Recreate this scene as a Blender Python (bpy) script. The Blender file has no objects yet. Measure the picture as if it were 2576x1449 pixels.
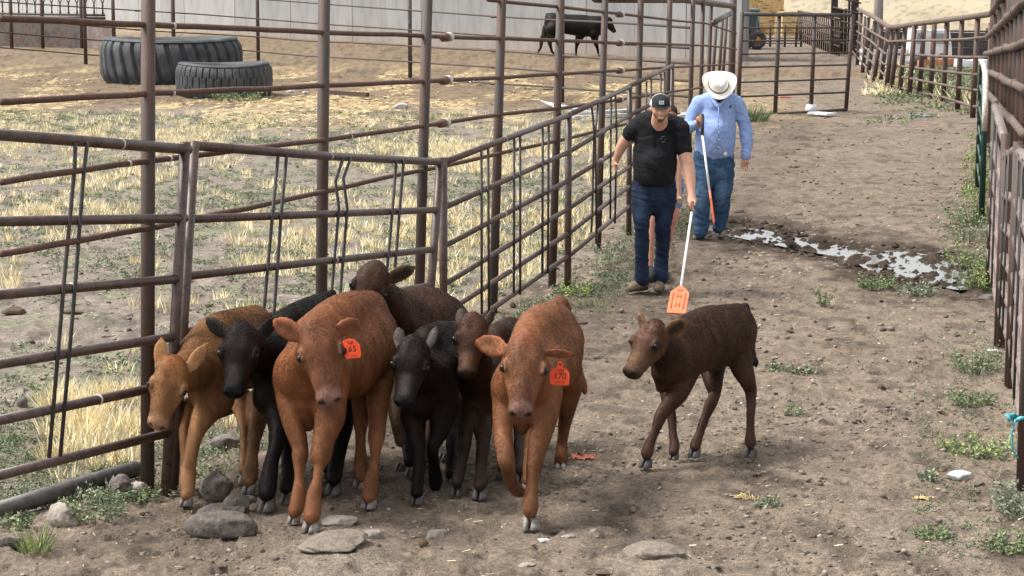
import bpy, math, random
import numpy as np
from mathutils import Vector, Matrix
random.seed(7); RNG = np.random.default_rng(7)
SC = bpy.context.scene
# ------------------------------------------------------------------ camera, sky, sun, exposure
F = 5200.0; PITCH = math.radians(8.47); CAMH = 2.75          # measuring grid: the photograph at 2576 x 1449
cd = bpy.data.cameras.new('camera'); cam = bpy.data.objects.new('camera', cd); SC.collection.objects.link(cam)
cam.location = (0, 0, CAMH); cam.rotation_euler = (math.radians(90)-PITCH, 0, 0)
cd.sensor_width = 36; cd.lens = F/2576*36; cd.clip_start = .1; cd.clip_end = 3000
SC.camera = cam
SUN_EL, SUN_AZ = math.radians(57), math.radians(-88)          # azimuth from +Y (away from the camera) towards -X
w = bpy.data.worlds.new('World'); SC.world = w; w.use_nodes = True
nt = w.node_tree; bg = nt.nodes['Background']; sky = nt.nodes.new('ShaderNodeTexSky')
sky.sky_type = 'NISHITA'; sky.sun_disc = False; sky.sun_elevation = SUN_EL; sky.sun_rotation = SUN_AZ
sky.air_density = 1.0; sky.dust_density = 3.0; sky.ozone_density = 1.0
hs = nt.nodes.new('ShaderNodeHueSaturation'); hs.inputs['Saturation'].default_value = .15
nt.links.new(sky.outputs[0], hs.inputs['Color']); nt.links.new(hs.outputs[0], bg.inputs[0])
bg.inputs[1].default_value = .14
sl = bpy.data.lights.new('sun', 'SUN'); sl.energy = 2.0; sl.angle = math.radians(16); sl.color = (1, .95, .88)
so = bpy.data.objects.new('sun', sl); SC.collection.objects.link(so)
sd = Vector((math.sin(SUN_AZ)*math.cos(SUN_EL), math.cos(SUN_AZ)*math.cos(SUN_EL), math.sin(SUN_EL)))
so.rotation_euler = sd.to_track_quat('Z', 'Y').to_euler(); so.location = (-6, 10, 12)
SC.view_settings.view_transform = 'Standard'; SC.view_settings.look = 'None'
SC.view_settings.exposure = 1.22; SC.view_settings.gamma = 1
SC.render.resolution_x = 1024; SC.render.resolution_y = 576
SC.render.engine = 'CYCLES'
# ------------------------------------------------------------------ measuring helpers
def at(px, py, Y):
    dx = (px-1288)/F; dy = math.cos(PITCH)-(py-724.5)/F*math.sin(PITCH); dz = -math.sin(PITCH)-(py-724.5)/F*math.cos(PITCH)
    t = Y/dy
    return Vector((dx*t, Y, CAMH+dz*t))
def G(px, py, z=0.):
    dx = (px-1288)/F; dy = math.cos(PITCH)-(py-724.5)/F*math.sin(PITCH); dz = -math.sin(PITCH)-(py-724.5)/F*math.cos(PITCH)
    t = (z-CAMH)/dz
    return Vector((dx*t, dy*t, z))
def onp(px, py, A, B):
    """point on the vertical plane through ground points A and B"""
    d = at(px, py, 1.)-Vector((0, 0, CAMH)); nx, ny = B[1]-A[1], A[0]-B[0]
    t = (A[0]*nx+A[1]*ny)/(d.x*nx+d.y*ny)
    return Vector((0, 0, CAMH))+d*t
CR = dict(A=(351, 631, .5083), B=(912, 701.5, .4598), C=(1508, 701.5, .3633), P=(1473.2, 140.3, .4357), E=(771.6, 0, .3389),
          Q=(1052, 491, .2178), S=(1368, 105, .363), K=(1754, 0, .2178), R=(2104.5, 0, .2178), V=(2350, 140.3, .3389), W=(2350, 631, .4357), D=(0, 0, 1))
def cp(c, x, y): o = CR[c]; return o[0]+x*o[2], o[1]+y*o[2]
# ------------------------------------------------------------------ noise on numpy arrays
def _h(ix, iy, s):
    n = (ix.astype(np.int64)*374761393+iy.astype(np.int64)*668265263+s*974634777) & 0x7fffffff
    n = ((n ^ (n >> 13))*1274126177) & 0x7fffffff
    return ((n ^ (n >> 16)) & 0xffffff)/float(0xffffff)
def vn(x, y, s=0):
    x = np.asarray(x, float); y = np.asarray(y, float)
    ix = np.floor(x); iy = np.floor(y); fx = x-ix; fy = y-iy; ix = ix.astype(np.int64); iy = iy.astype(np.int64)
    fx = fx*fx*(3-2*fx); fy = fy*fy*(3-2*fy)
    return (_h(ix, iy, s)*(1-fx)+_h(ix+1, iy, s)*fx)*(1-fy)+(_h(ix, iy+1, s)*(1-fx)+_h(ix+1, iy+1, s)*fx)*fy
def fbm(x, y, s=0, o=4):
    a = 0; amp = .5; t = 0
    for i in range(o): a = a+amp*vn(x*2**i, y*2**i, s+i); t += amp; amp *= .5
    return a/t
def sst(a, b, x): t = np.clip((x-a)/(b-a), 0, 1); return t*t*(3-2*t)
# ------------------------------------------------------------------ object helpers
def link(o, parent=None):
    SC.collection.objects.link(o)
    if parent is not None: o.parent = parent
    return o
def tag(o, label=None, cat=None, group=None, kind=None):
    if label: o['label'] = label
    if cat: o['category'] = cat
    if group: o['group'] = group
    if kind: o['kind'] = kind
    return o
def thing(name, label, cat, loc=(0, 0, 0), group=None):
    o = bpy.data.objects.new(name, None); link(o); o.location = loc; o.empty_display_size = .1
    return tag(o, label, cat, group)
class MB:
    """collects world-space shapes, builds ONE mesh object"""
    def __init__(s): s.v = []; s.f = []; s.n = 0
    def add(s, V, Fc):
        s.v.append(np.asarray(V, float).reshape(-1, 3)); s.f += [[i+s.n for i in q] for q in Fc]; s.n += len(s.v[-1])
    def box(s, c, size, rz=0, R=None):
        x, y, z = [q/2 for q in size]
        V = np.array([[a*x, b*y, d*z] for a in (-1, 1) for b in (-1, 1) for d in (-1, 1)])
        M = np.array(R) if R is not None else np.array([[math.cos(rz), -math.sin(rz), 0], [math.sin(rz), math.cos(rz), 0], [0, 0, 1]])
        s.add(V@M.T+np.array(c), [(0, 1, 3, 2), (4, 6, 7, 5), (0, 4, 5, 1), (2, 3, 7, 6), (0, 2, 6, 4), (1, 5, 7, 3)])
    def tube(s, pts, r, seg=10, cap=True):
        P = [np.array(p, float) for p in pts]; n = len(P); rr = r if hasattr(r, '__len__') else [r]*n
        up = None; rings = []
        for i in range(n):
            t = P[min(i+1, n-1)]-P[max(i-1, 0)]; t = t/(np.linalg.norm(t)+1e-9)
            if up is None: up = np.array([0, 0, 1.]) if abs(t[2]) < .9 else np.array([1., 0, 0])
            a = np.cross(t, up); a /= np.linalg.norm(a)+1e-9; b = np.cross(a, t); up = b
            rings.append([P[i]+rr[i]*(math.cos(2*math.pi*k/seg)*a+math.sin(2*math.pi*k/seg)*b) for k in range(seg)])
        V = np.array(rings).reshape(-1, 3); Fc = []
        for i in range(n-1):
            for k in range(seg): Fc.append((i*seg+k, i*seg+(k+1) % seg, (i+1)*seg+(k+1) % seg, (i+1)*seg+k))
        if cap: Fc.append(tuple(range(seg))[::-1]); Fc.append(tuple((n-1)*seg+k for k in range(seg)))
        s.add(V, Fc)
    def build(s, name, mat, parent=None, smooth=True, origin=None):
        V = np.concatenate(s.v)
        if origin is None: origin = np.array(parent.location) if parent is not None and parent.parent is None else (V.min(0)+V.max(0))/2*np.array([1, 1, 0])+np.array([0, 0, V[:, 2].min()])
        return mkobj(name, V, s.f, mat, parent, smooth, origin)
WLOC = {}
def mkobj(name, V, Fc, mat, parent=None, smooth=True, origin=None, col=None):
    V = np.asarray(V, float)
    if origin is None: origin = (V.min(0)+V.max(0))/2
    origin = np.array(origin, float)
    me = bpy.data.meshes.new(name)
    if isinstance(Fc, np.ndarray):
        k = Fc.shape[1]; me.vertices.add(len(V)); me.vertices.foreach_set('co', (V-origin).ravel())
        me.loops.add(Fc.size); me.loops.foreach_set('vertex_index', Fc.ravel().astype(np.int32))
        me.polygons.add(len(Fc)); me.polygons.foreach_set('loop_start', np.arange(0, Fc.size, k, dtype=np.int32))
        me.update(calc_edges=True)
    else: me.from_pydata((V-origin).tolist(), [], [tuple(q) for q in Fc])
    if smooth: me.polygons.foreach_set('use_smooth', [True]*len(me.polygons))
    if mat is not None: me.materials.append(mat)
    if col is not None:
        a = me.color_attributes.new('Col', 'FLOAT_COLOR', 'POINT'); c = np.ones((len(V), 4)); c[:, :3] = col; a.data.foreach_set('color', c.ravel())
    o = bpy.data.objects.new(name, me); link(o, parent)
    pl = np.zeros(3)
    if parent is not None: pl = WLOC.get(parent.name, np.array(parent.location))
    o.location = Vector(origin-pl); WLOC[o.name] = origin
    return o
# ------------------------------------------------------------------ materials
def ramp(n, stops):
    cr = n.color_ramp
    while len(cr.elements) < len(stops): cr.elements.new(.5)
    for e, (p, c) in zip(cr.elements, stops): e.position = p; e.color = (*c, 1)
def mat(name, base, rough=.7, var=None, scale=8., bump=0., bscale=60., metal=0., attr=False, sheen=0., stretch=None, spec=.5, detail=6, trans=0., th=(.42, .62)):
    m = bpy.data.materials.new(name); m.use_nodes = True; t = m.node_tree; N = t.nodes; Lk = t.links
    b = N['Principled BSDF']; b.inputs['Roughness'].default_value = rough; b.inputs['Metallic'].default_value = metal
    b.inputs['Specular IOR Level'].default_value = spec
    if sheen: b.inputs['Sheen Weight'].default_value = sheen; b.inputs['Sheen Roughness'].default_value = .5
    g = N.new('ShaderNodeNewGeometry') if stretch == 'world' else N.new('ShaderNodeTexCoord')
    src = g.outputs['Position'] if stretch == 'world' else g.outputs['Object']
    if stretch and stretch != 'world':
        mp = N.new('ShaderNodeMapping'); mp.inputs['Scale'].default_value = stretch; Lk.new(src, mp.inputs[0]); src = mp.outputs[0]
    no = N.new('ShaderNodeTexNoise'); no.inputs['Scale'].default_value = scale; no.inputs['Detail'].default_value = detail; no.inputs['Roughness'].default_value = .65
    Lk.new(src, no.inputs['Vector'])
    if attr:
        at_ = N.new('ShaderNodeAttribute'); at_.attribute_name = 'Col'
        mx = N.new('ShaderNodeMix'); mx.data_type = 'RGBA'; mx.blend_type = 'MULTIPLY'; mx.inputs[0].default_value = 1
        rp = N.new('ShaderNodeValToRGB'); v = var if var else ((.8,)*3, (1.15,)*3); ramp(rp, [(th[0]-.1, v[0]), (th[1], v[1])])
        Lk.new(no.outputs[0], rp.inputs[0]); Lk.new(at_.outputs['Color'], mx.inputs[6]); Lk.new(rp.outputs[0], mx.inputs[7]); Lk.new(mx.outputs[2], b.inputs['Base Color'])
    elif var:
        rp = N.new('ShaderNodeValToRGB'); ramp(rp, [(th[0], base), (th[1], var)] if not isinstance(var[0], tuple) else [(th[0], base)]+[(th[0]+(th[1]-th[0])*(i+1)/len(var), c) for i, c in enumerate(var)])
        Lk.new(no.outputs[0], rp.inputs[0]); Lk.new(rp.outputs[0], b.inputs['Base Color'])
    else: b.inputs['Base Color'].default_value = (*base, 1)
    if bump:
        n2 = N.new('ShaderNodeTexNoise'); n2.inputs['Scale'].default_value = bscale; n2.inputs['Detail'].default_value = 5; Lk.new(src, n2.inputs['Vector'])
        bp = N.new('ShaderNodeBump'); bp.inputs['Strength'].default_value = bump; bp.inputs['Distance'].default_value = .01
        Lk.new(n2.outputs[0], bp.inputs['Height']); Lk.new(bp.outputs[0], b.inputs['Normal'])
    return m
# ------------------------------------------------------------------ signed distance modelling: one continuous skin
class SDF:
    def __init__(s): s.p = []; s.paint = []
    def cone(s, a, b, ra, rb, k=.03, c=(.5,)*3, ax=None, fac=1., sub=False, cut=False):
        s.p.append(('c', np.array(a, float), np.array(b, float), ra, rb, k, c, None if ax is None else np.array(ax, float)/np.linalg.norm(ax), fac, sub))
    def chain(s, pts, rs, k=.03, c=(.5,)*3, ax=None, fac=1., cols=None, sm=4):
        """a limb: a smooth curve through the joints with a smooth taper, one primitive"""
        P = np.array(pts, float); r = np.array(rs, float)[:, None]; cc = np.array(cols if cols is not None else [c]*len(P), float)
        A = np.concatenate([P, r, cc], 1)
        if len(P) > 2 and sm > 1:
            E = np.vstack([2*A[0]-A[1], A, 2*A[-1]-A[-2]]); out = []
            for i in range(len(A)-1):
                p0, p1, p2, p3 = E[i:i+4]
                for j in range(sm):
                    t = j/sm; q = .5*((2*p1)+(-p0+p2)*t+(2*p0-5*p1+4*p2-p3)*t*t+(-p0+3*p1-3*p2+p3)*t**3)
                    q[3] = max(q[3], .8*min(p1[3], p2[3])); out.append(q)
            out.append(A[-1]); A = np.array(out)
        A[:, 4:] = np.clip(A[:, 4:], .002, 1)
        s.p.append(('C', A[:, :3], A[:, 3], None, 0, k, A[:, 4:], None if ax is None else np.array(ax, float)/np.linalg.norm(ax), fac, False))
    def ell(s, c0, R, rad, k=.02, c=(.5,)*3, sub=False):
        s.p.append(('e', np.array(c0, float), np.array(R, float), np.array(rad, float), 0, k, c, None, 1., sub))
    @staticmethod
    def dist(p, X):
        if p[0] == 'c':
            a, b, ra, rb = p[1:5]; pa = X-a; ba = b-a; t = np.clip((pa@ba)/max(ba@ba, 1e-9), 0, 1)
            v = pa-t[..., None]*ba
            if p[7] is not None: v = v+p[7]*((v@p[7])*(p[8]-1))[..., None]
            return np.sqrt((v*v).sum(-1))-(ra+(rb-ra)*t)
        if p[0] == 'C':
            best = None
            for i in range(len(p[1])-1):
                d = SDF.dist(('c', p[1][i], p[1][i+1], p[2][i], p[2][i+1], 0, 0, p[7], p[8]), X); best = d if best is None else np.minimum(best, d)
            return best
        q = (X-p[1])@p[2].T; r = p[3]
        k0 = np.sqrt(((q/r)**2).sum(-1)); k1 = np.sqrt(((q/r**2)**2).sum(-1))+1e-9
        return k0*(k0-1)/k1
    def bb(s, p):
        if p[0] == 'C': return (p[1]-p[2][:, None]).min(0), (p[1]+p[2][:, None]).max(0)
        if p[0] == 'c': r = max(p[3], p[4]); return np.minimum(p[1], p[2])-r, np.maximum(p[1], p[2])+r
        r = p[3].max(); return p[1]-r, p[1]+r
    def mesh(s, h, zmin=None):
        lo = np.min([s.bb(p)[0] for p in s.p if not p[9]], 0)-3*h; hi = np.max([s.bb(p)[1] for p in s.p if not p[9]], 0)+3*h
        n = np.ceil((hi-lo)/h).astype(int)+1
        D = np.full(n, .5, np.float32); ax = [lo[i]+h*np.arange(n[i]) for i in range(3)]
        for p in s.p:
            a, b = s.bb(p); m = p[5]+2*h
            i0 = np.clip(np.floor((a-m-lo)/h).astype(int), 0, n-1); i1 = np.clip(np.ceil((b+m-lo)/h).astype(int)+1, 1, n)
            sl_ = tuple(slice(i0[i], i1[i]) for i in range(3))
            X = np.stack(np.meshgrid(*[ax[i][sl_[i]] for i in range(3)], indexing='ij'), -1)
            d = s.dist(p, X); g = D[sl_]; k = max(p[5], 1e-4)
            if p[9]:
                e = np.clip(.5-.5*(g+d)/k, 0, 1); D[sl_] = g*(1-e)+(-d)*e+k*e*(1-e)
            else:
                e = np.clip(.5+.5*(g-d)/k, 0, 1); D[sl_] = g*(1-e)+d*e-k*e*(1-e)
        V, Q = nets(D); V = V*h+lo
        return V, Q
    def colors(s, V):
        W = np.zeros(len(V)); C = np.zeros((len(V), 3))
        for p in s.p:
            if p[9]: continue
            wt = np.exp(-np.clip(s.dist(p, V), -.02, .3)/.012); W += wt
            if p[0] == 'C':
                dd = ((V[:, None, :]-p[1][None])**2).sum(-1); C += wt[:, None]*p[6][dd.argmin(1)]
            else: C += wt[:, None]*np.array(p[6])
        C /= W[:, None]+1e-12
        for a, b, r, c, soft, st in s.paint:
            a = np.array(a, float); b = np.array(b, float)
            d = s.dist(('c', a, b, r, r, 0, 0, None, 1), V); m = (1-sst(-soft, soft, d))*st; C = C*(1-m[:, None])+m[:, None]*np.array(c)
        return C
def nets(D):
    n = D.shape; S = D < 0
    corners = [(i, j, k) for i in (0, 1) for j in (0, 1) for k in (0, 1)]
    sub = lambda A, c: A[c[0]:n[0]-1+c[0], c[1]:n[1]-1+c[1], c[2]:n[2]-1+c[2]]
    cnt = sum(sub(S, c).astype(np.int8) for c in corners); act = (cnt > 0) & (cnt < 8)
    idx = np.argwhere(act); I = np.full(act.shape, -1, np.int64); I[act] = np.arange(len(idx))
    vals = {c: sub(D, c)[act] for c in corners}
    P = np.zeros((len(idx), 3)); W = np.zeros(len(idx))
    for a in corners:
        for d in range(3):
            if a[d] == 0:
                b = list(a); b[d] = 1; b = tuple(b); va, vb = vals[a], vals[b]; cr = (va < 0) != (vb < 0)
                t = np.where(cr, va/np.where(cr, va-vb, 1), 0); p = np.tile(np.array(a, float), (len(idx), 1)); p[:, d] += t
                P += p*cr[:, None]; W += cr
    P = P/W[:, None]+idx
    Q = []
    for d in range(3):
        sa = [slice(1, -1)]*3; sa[d] = slice(0, n[d]-1); sb = [slice(1, -1)]*3; sb[d] = slice(1, n[d])
        A, B = S[tuple(sa)], S[tuple(sb)]; cr = np.argwhere(A != B); off = np.array([1, 1, 1]); off[d] = 0; cr = cr+off
        if len(cr) == 0: continue
        inside = S[tuple(cr.T)]
        u, v = [(1, 2), (2, 0), (0, 1)][d]; q = []
        for du, dv in ((-1, -1), (0, -1), (0, 0), (-1, 0)):
            c = cr.copy(); c[:, u] += du; c[:, v] += dv; q.append(I[tuple(c.T)])
        q = np.stack(q, 1); q[~inside] = q[~inside][:, ::-1]; Q.append(q)
    return P, np.concatenate(Q)
def relax(V, Q, it=1, lam=.5):
    for _ in range(it):
        A = np.zeros_like(V); c = np.zeros(len(V))
        for i in range(4):
            j = (i+1) % 4; np.add.at(A, Q[:, i], V[Q[:, j]]); np.add.at(A, Q[:, j], V[Q[:, i]])
            np.add.at(c, Q[:, i], 1); np.add.at(c, Q[:, j], 1)
        V = V+lam*(A/np.maximum(c, 1)[:, None]-V)
    return V
def normals(V, Q):
    n = np.cross(V[Q[:, 2]]-V[Q[:, 0]], V[Q[:, 3]]-V[Q[:, 1]]); N = np.zeros_like(V)
    for i in range(4): np.add.at(N, Q[:, i], n)
    return N/(np.linalg.norm(N, axis=1)[:, None]+1e-12)
# ------------------------------------------------------------------ ground: one sheet to the horizon
HF = [(-6.2, 2.), (-1.97, 11.1), (-.16, 17.1), (.37, 18.7), (.88, 21.1), (1.47, 24.5), (2.12, 28.5), (2.75, 32.), (4.4, 42.), (4.6, 44.5)]   # line of the tall fence, plan
def fence_x(y): return np.interp(y, [p[1] for p in HF], [p[0] for p in HF])
PUD = [(1820, 568, 14), (1900, 580, 14), (1960, 592, 12), (2050, 608, 12), (2150, 622, 14), (2230, 636, 14), (2290, 655, 34), (2340, 668, 30), (2400, 695, 14)]
PUDW = [(G(a, b), c) for a, b, c in PUD]
def puddle(x, y):
    """signed-ish distance in metres to the wet trail"""
    best = np.full(np.shape(x), 9.)
    for i in range(len(PUDW)-1):
        a, ra = PUDW[i]; b, rb = PUDW[i+1]; ax, ay, bx, by = a.x, a.y, b.x, b.y
        t = np.clip(((x-ax)*(bx-ax)+(y-ay)*(by-ay)*.35)/((bx-ax)**2+(by-ay)**2*.35), 0, 1); dx = x-ax-t*(bx-ax); dy = (y-ay-t*(by-ay))*.42
        r = (ra+(rb-ra)*t)*.0125
        best = np.minimum(best, np.sqrt(dx*dx+dy*dy)-r)
    return best
MOUND = [(840, 1400, .20, .05), (1640, 1400, .20, .05), (250, 1300, .35, .04)]
MW = [(G(a, b), r, h) for a, b, r, h in MOUND]
def hgt(x, y, fine=True):
    x = np.asarray(x, float); y = np.asarray(y, float)
    past = sst(-.1, .8, fence_x(y)-x)
    z = (fbm(x*.5, y*.35, 21)-.5)*.05+(fbm(x*2.2, y*2.2, 31, 3)-.5)*(.022+.05*past)
    if fine:
        n = fbm(x*9, y*9, 41, 4); z = z+(n-.5)*.017+np.maximum(n-.60, 0)*.05
        z = z+(fbm(x*38, y*38, 51, 2)-.5)*.012*(y < 24)
        for cs, sd_ in ((.30, 5), (.37, 9)):
            ix = np.floor(x/cs); iy = np.floor(y/cs); ax_ = _h(ix.astype(np.int64), iy.astype(np.int64), sd_)*6.28; cx_ = (ix+.3+.4*_h(ix.astype(np.int64), iy.astype(np.int64), sd_+1))*cs; cy_ = (iy+.3+.4*_h(ix.astype(np.int64), iy.astype(np.int64), sd_+2))*cs
            u = (x-cx_)*np.cos(ax_)+(y-cy_)*np.sin(ax_); v_ = -(x-cx_)*np.sin(ax_)+(y-cy_)*np.cos(ax_); q = (u/.055)**2+((np.abs(v_)-.02)/.024)**2
            z = z-.020*sst(1.2, .35, q)*(1-past)+.006*sst(3., 1.6, q)*sst(1., 1.5, q)*(1-past)
    for p, r, h in MW: z = z+h*np.exp(-(((x-p.x)/r)**2+((y-p.y)/(r*1.6))**2))
    d = puddle(x, y); z = z-.05*sst(.55, -.05, d)+sst(.3, .0, d)*(fbm(x*13, y*8, 141, 2)-.5)*.13
    z = z-.022
    far = sst(90, 260, y); z = z+far*6*fbm(x*.01, y*.01, 71)
    z = z+sst(230, 900, y)*42
    return z
us = np.concatenate([-np.geomspace(4, .30, 26), np.arange(-.295, .2951, .00135), np.geomspace(.30, 4, 26)])
ys = [-12., -6, -2, 2, 5, 7]
while ys[-1] < 60: ys.append(ys[-1]*1.0026)
while ys[-1] < 1600: ys.append(ys[-1]*1.02)
ys = np.array(ys); YY, UU = np.meshgrid(ys, us, indexing='ij'); XX = UU*np.maximum(YY, 6)
ZZ = hgt(XX, YY)
V = np.stack([XX, YY, ZZ], -1).reshape(-1, 3); ny, nx = XX.shape
I = np.arange(ny*nx).reshape(ny, nx); Q = np.stack([I[:-1, :-1], I[:-1, 1:], I[1:, 1:], I[1:, :-1]], -1).reshape(-1, 4)
# what the soil is made of, point by point
past = sst(-.15, .55, fence_x(YY)-XX+(fbm(XX*1.5, YY*1.5, 3)-.5)*.8)
yard = sst(37, 47, YY+XX*.35+(fbm(XX*.3, YY*.2, 9)-.5)*14)
c_trail = np.array([.158, .122, .091]); c_trail2 = np.array([.208, .168, .130]); c_past = np.array([.205, .173, .143]); c_yard = np.array([.170, .125, .082])
n1 = fbm(XX*1.2, YY*.8, 81)[..., None]; n2 = fbm(XX*12, YY*9, 91)[..., None]; n3 = fbm(XX*3.5, YY*2.5, 95)[..., None]
C = c_trail*(1-n1)+c_trail2*n1
C = C*(1-past[..., None])+c_past*past[..., None]
pg = (past*(1-yard))[..., None]
C = C*(1-pg*sst(.5, .68, n3)*.45)+np.array([.16, .19, .10])*pg*sst(.5, .68, n3)*.45
left = sst(-.5, 2.5, fence_x(YY)-XX+2.2)
yd = (yard*np.where(YY < 60, left, 1))[..., None]
C = C*(1-yd)+c_yard*yd
straw = sst(.47, .62, fbm(XX*.9, YY*.28, 101))[..., None]*sst(36, 44, YY)[..., None]*sst(75, 58, YY)[..., None]*left[..., None]; C = C*(1-straw*.55*n2*1.6)+np.array([.46, .35, .18])*straw*.55*n2*1.6
C = C*(.55+.88*n2)
road = (sst(62, 70, YY)*sst(130, 110, YY)*sst(3, 5, XX)*sst(26, 22, XX))[..., None]; C = C*(1-road*.6)+np.array([.17, .145, .13])*road*.6
sage = sst(.48, .6, fbm(XX*.22, YY*.05, 111))[..., None]*(sst(110, 170, YY))[..., None]
fld = sst(96, 125, YY)[..., None]; C = C*(1-fld)+(np.array([.36, .30, .205])*(.72+.5*fbm(XX*.5, YY*.16, 121)[..., None]))*fld
C = C*(1-sage*.35)+np.array([.26, .25, .19])*sage*.35
pd = puddle(XX, YY)[..., None]; wet = sst(.85, .10, pd+(n3-.5)*.8+(n2-.5)*.3); C = C*(1-wet*.86)+np.array([.034, .023, .016])*wet*.86
dk = sst(.60, .68, fbm(XX*5, YY*3.2, 131, 5))[..., None]; C = C*(1-.35*dk)
for p, r, h in MW[:2]:
    m = np.exp(-(((XX-p.x)/r)**2+((YY-p.y)/(r*1.6))**2))[..., None]; C = C*(1-m*.5)+np.array([.27, .23, .19])*m*.5
M_G = mat('dry_soil', (1, 1, 1), .95, var=((.62,)*3, (1.28,)*3), scale=34, bump=.8, bscale=110, attr=True, stretch='world', spec=.15, detail=8)
_n = [n for n in M_G.node_tree.nodes if n.type == 'BUMP'][0]; _n.inputs['Distance'].default_value = .02
_t = M_G.node_tree; _mx = [n for n in _t.nodes if n.type == 'MIX'][0]; _b = _t.nodes['Principled BSDF']
_nz = _t.nodes.new('ShaderNodeTexNoise'); _nz.inputs['Scale'].default_value = 75; _nz.inputs['Detail'].default_value = 6; _nz.inputs['Roughness'].default_value = .7
_geo = [n for n in _t.nodes if n.type == 'NEW_GEOMETRY'][0]; _t.links.new(_geo.outputs['Position'], _nz.inputs['Vector'])
_rp = _t.nodes.new('ShaderNodeValToRGB'); ramp(_rp, [(.33, (.50, .47, .45)), (.47, (.95, .95, .95)), (.60, (1.12, 1.12, 1.12)), (.72, (1.6, 1.58, 1.55))]); _t.links.new(_nz.outputs[0], _rp.inputs[0])
_m2 = _t.nodes.new('ShaderNodeMix'); _m2.data_type = 'RGBA'; _m2.blend_type = 'MULTIPLY'; _m2.inputs[0].default_value = 1
_t.links.new(_mx.outputs[2], _m2.inputs[6]); _t.links.new(_rp.outputs[0], _m2.inputs[7]); _t.links.new(_m2.outputs[2], _b.inputs['Base Color'])
ground = mkobj('ground', V, Q, M_G, None, True, (0, 0, 0), C.reshape(-1, 3)); tag(ground, kind='structure')
# standing water in the wet trail: a level sheet that the mud pokes through
M_WATER = mat('muddy_water', (.05, .045, .04), .04, bump=.08, bscale=25, spec=1.0)
xs = np.arange(3.4, 9.2, .04) if False else np.linspace(G(1800, 560).x-.2, G(2450, 700).x+.3, 260); yw = np.linspace(G(0, 720).y, G(0, 545).y, 150)
YW, XW = np.meshgrid(yw, xs, indexing='ij'); dw = puddle(XW, YW); zb = hgt(XW, YW)
lvl = (fbm(XW*.5, YW*.35, 21)-.5)*.05-.058
I = np.arange(XW.size).reshape(XW.shape); Q = np.stack([I[:-1, :-1], I[:-1, 1:], I[1:, 1:], I[1:, :-1]], -1).reshape(-1, 4)
keep = (dw.ravel()[Q].min(1) < .06); Q = Q[keep]; used = np.unique(Q); mp = np.full(XW.size, -1); mp[used] = np.arange(len(used))
V = np.stack([XW, YW, lvl], -1).reshape(-1, 3)[used]
tag(mkobj('water', V, mp[Q], M_WATER, None, True), kind='structure')
# ------------------------------------------------------------------ grass and weeds
M_GRASS = mat('grass_blades', (1, 1, 1), .7, var=((.75,)*3, (1.25,)*3), scale=3, attr=True, spec=.2)
def blades(name, cx, cy, hh, ww, spread, nper, cols, lean=.5, seed=0, par=None, kind='stuff', bend=.5, label=None, cat=None, group=None):
    """tufts at (cx, cy): nper blades each, tapering and bent"""
    rg = np.random.default_rng(seed+101); m = len(cx); i = np.repeat(np.arange(m), nper); n = len(i)
    a = rg.random(n)*2*np.pi; rr = np.sqrt(rg.random(n))*np.asarray(spread)[i] if hasattr(spread, '__len__') else np.sqrt(rg.random(n))*spread
    bx = np.asarray(cx)[i]+np.cos(a)*rr; by = np.asarray(cy)[i]+np.sin(a)*rr; bz = hgt(bx, by)-.005
    H = np.asarray(hh)[i]*(.45+.75*rg.random(n)) if hasattr(hh, '__len__') else hh*(.45+.75*rg.random(n))
    la = a+rg.normal(0, .8, n); ll = lean*(.15+rg.random(n)); ux, uy = np.cos(la)*ll, np.sin(la)*ll; nz = 1/np.sqrt(1+ll*ll)
    wa = rg.random(n)*np.pi; W = ww*(.6+.8*rg.random(n))[:, None]; wx = np.stack([np.cos(wa), np.sin(wa)*.4, 0*wa], 1)*W/2
    B = np.stack([bx, by, bz], 1); D = np.stack([ux*nz, uy*nz, nz], 1)*H[:, None]; dr = np.stack([ux, uy, -.25*bend*ll-0*ux], 1)*H[:, None]*bend
    M = B+D*.55+dr*.15; T = B+D+dr*.6
    V = np.stack([B-wx, B+wx, M+wx*.8, M-wx*.8, T], 1).reshape(-1, 3)
    b = np.arange(n)*5; tri = np.concatenate([np.stack([b, b+1, b+2], 1), np.stack([b, b+2, b+3], 1), np.stack([b+3, b+2, b+4], 1)])
    cols = np.array(cols); ci = rg.integers(0, len(cols), n); c = cols[ci]*(.7+.6*rg.random(n))[:, None]; C = np.repeat(c, 5, 0)
    o = mkobj(name, V, tri, M_GRASS, par, False, None if par is None else None, C)
    if par is None: tag(o, label, cat, group, kind)
    return o
DRY = [(.80, .70, .45), (.72, .60, .34), (.86, .79, .58), (.55, .44, .25)]
GRN = [(.13, .18, .075), (.17, .22, .105), (.19, .22, .13), (.11, .145, .07)]; GRY = [(.19, .22, .15), (.15, .18, .12), (.22, .24, .16)]
YGR = [(.27, .33, .09), (.20, .27, .08), (.33, .37, .13)]
rg = np.random.default_rng(5)
def field(n, y0, y1, seed, dens, xr=(-.27, .27), pas=True):
    r = np.random.default_rng(seed); y = np.sqrt(r.random(n)*(y1**2-y0**2)+y0**2); x = r.uniform(xr[0], xr[1], n)*y
    k = r.random(n) < dens(x, y)
    if pas: k &= (fence_x(y)-x > .25)
    return x[k], y[k]
xx, yy = field(6500, 10.5, 44, 1, lambda x, y: sst(.38, .58, fbm(x*.55, y*.38, 61, 3))*.95*sst(44, 33, y)*sst(10, 14, y)+.06)
blades('dry_grass', xx, yy, .08+.08*rg.random(len(xx)), .008, .04+.09*rg.random(len(xx)), 36, DRY, .6, 2)
xx, yy = field(1500, 30, 42, 14, lambda x, y: sst(.52, .66, fbm(x*.45, y*.2, 64, 3)))
blades('dry_grass', xx, yy, .12, .014, .12, 16, DRY, .8, 12)
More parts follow.
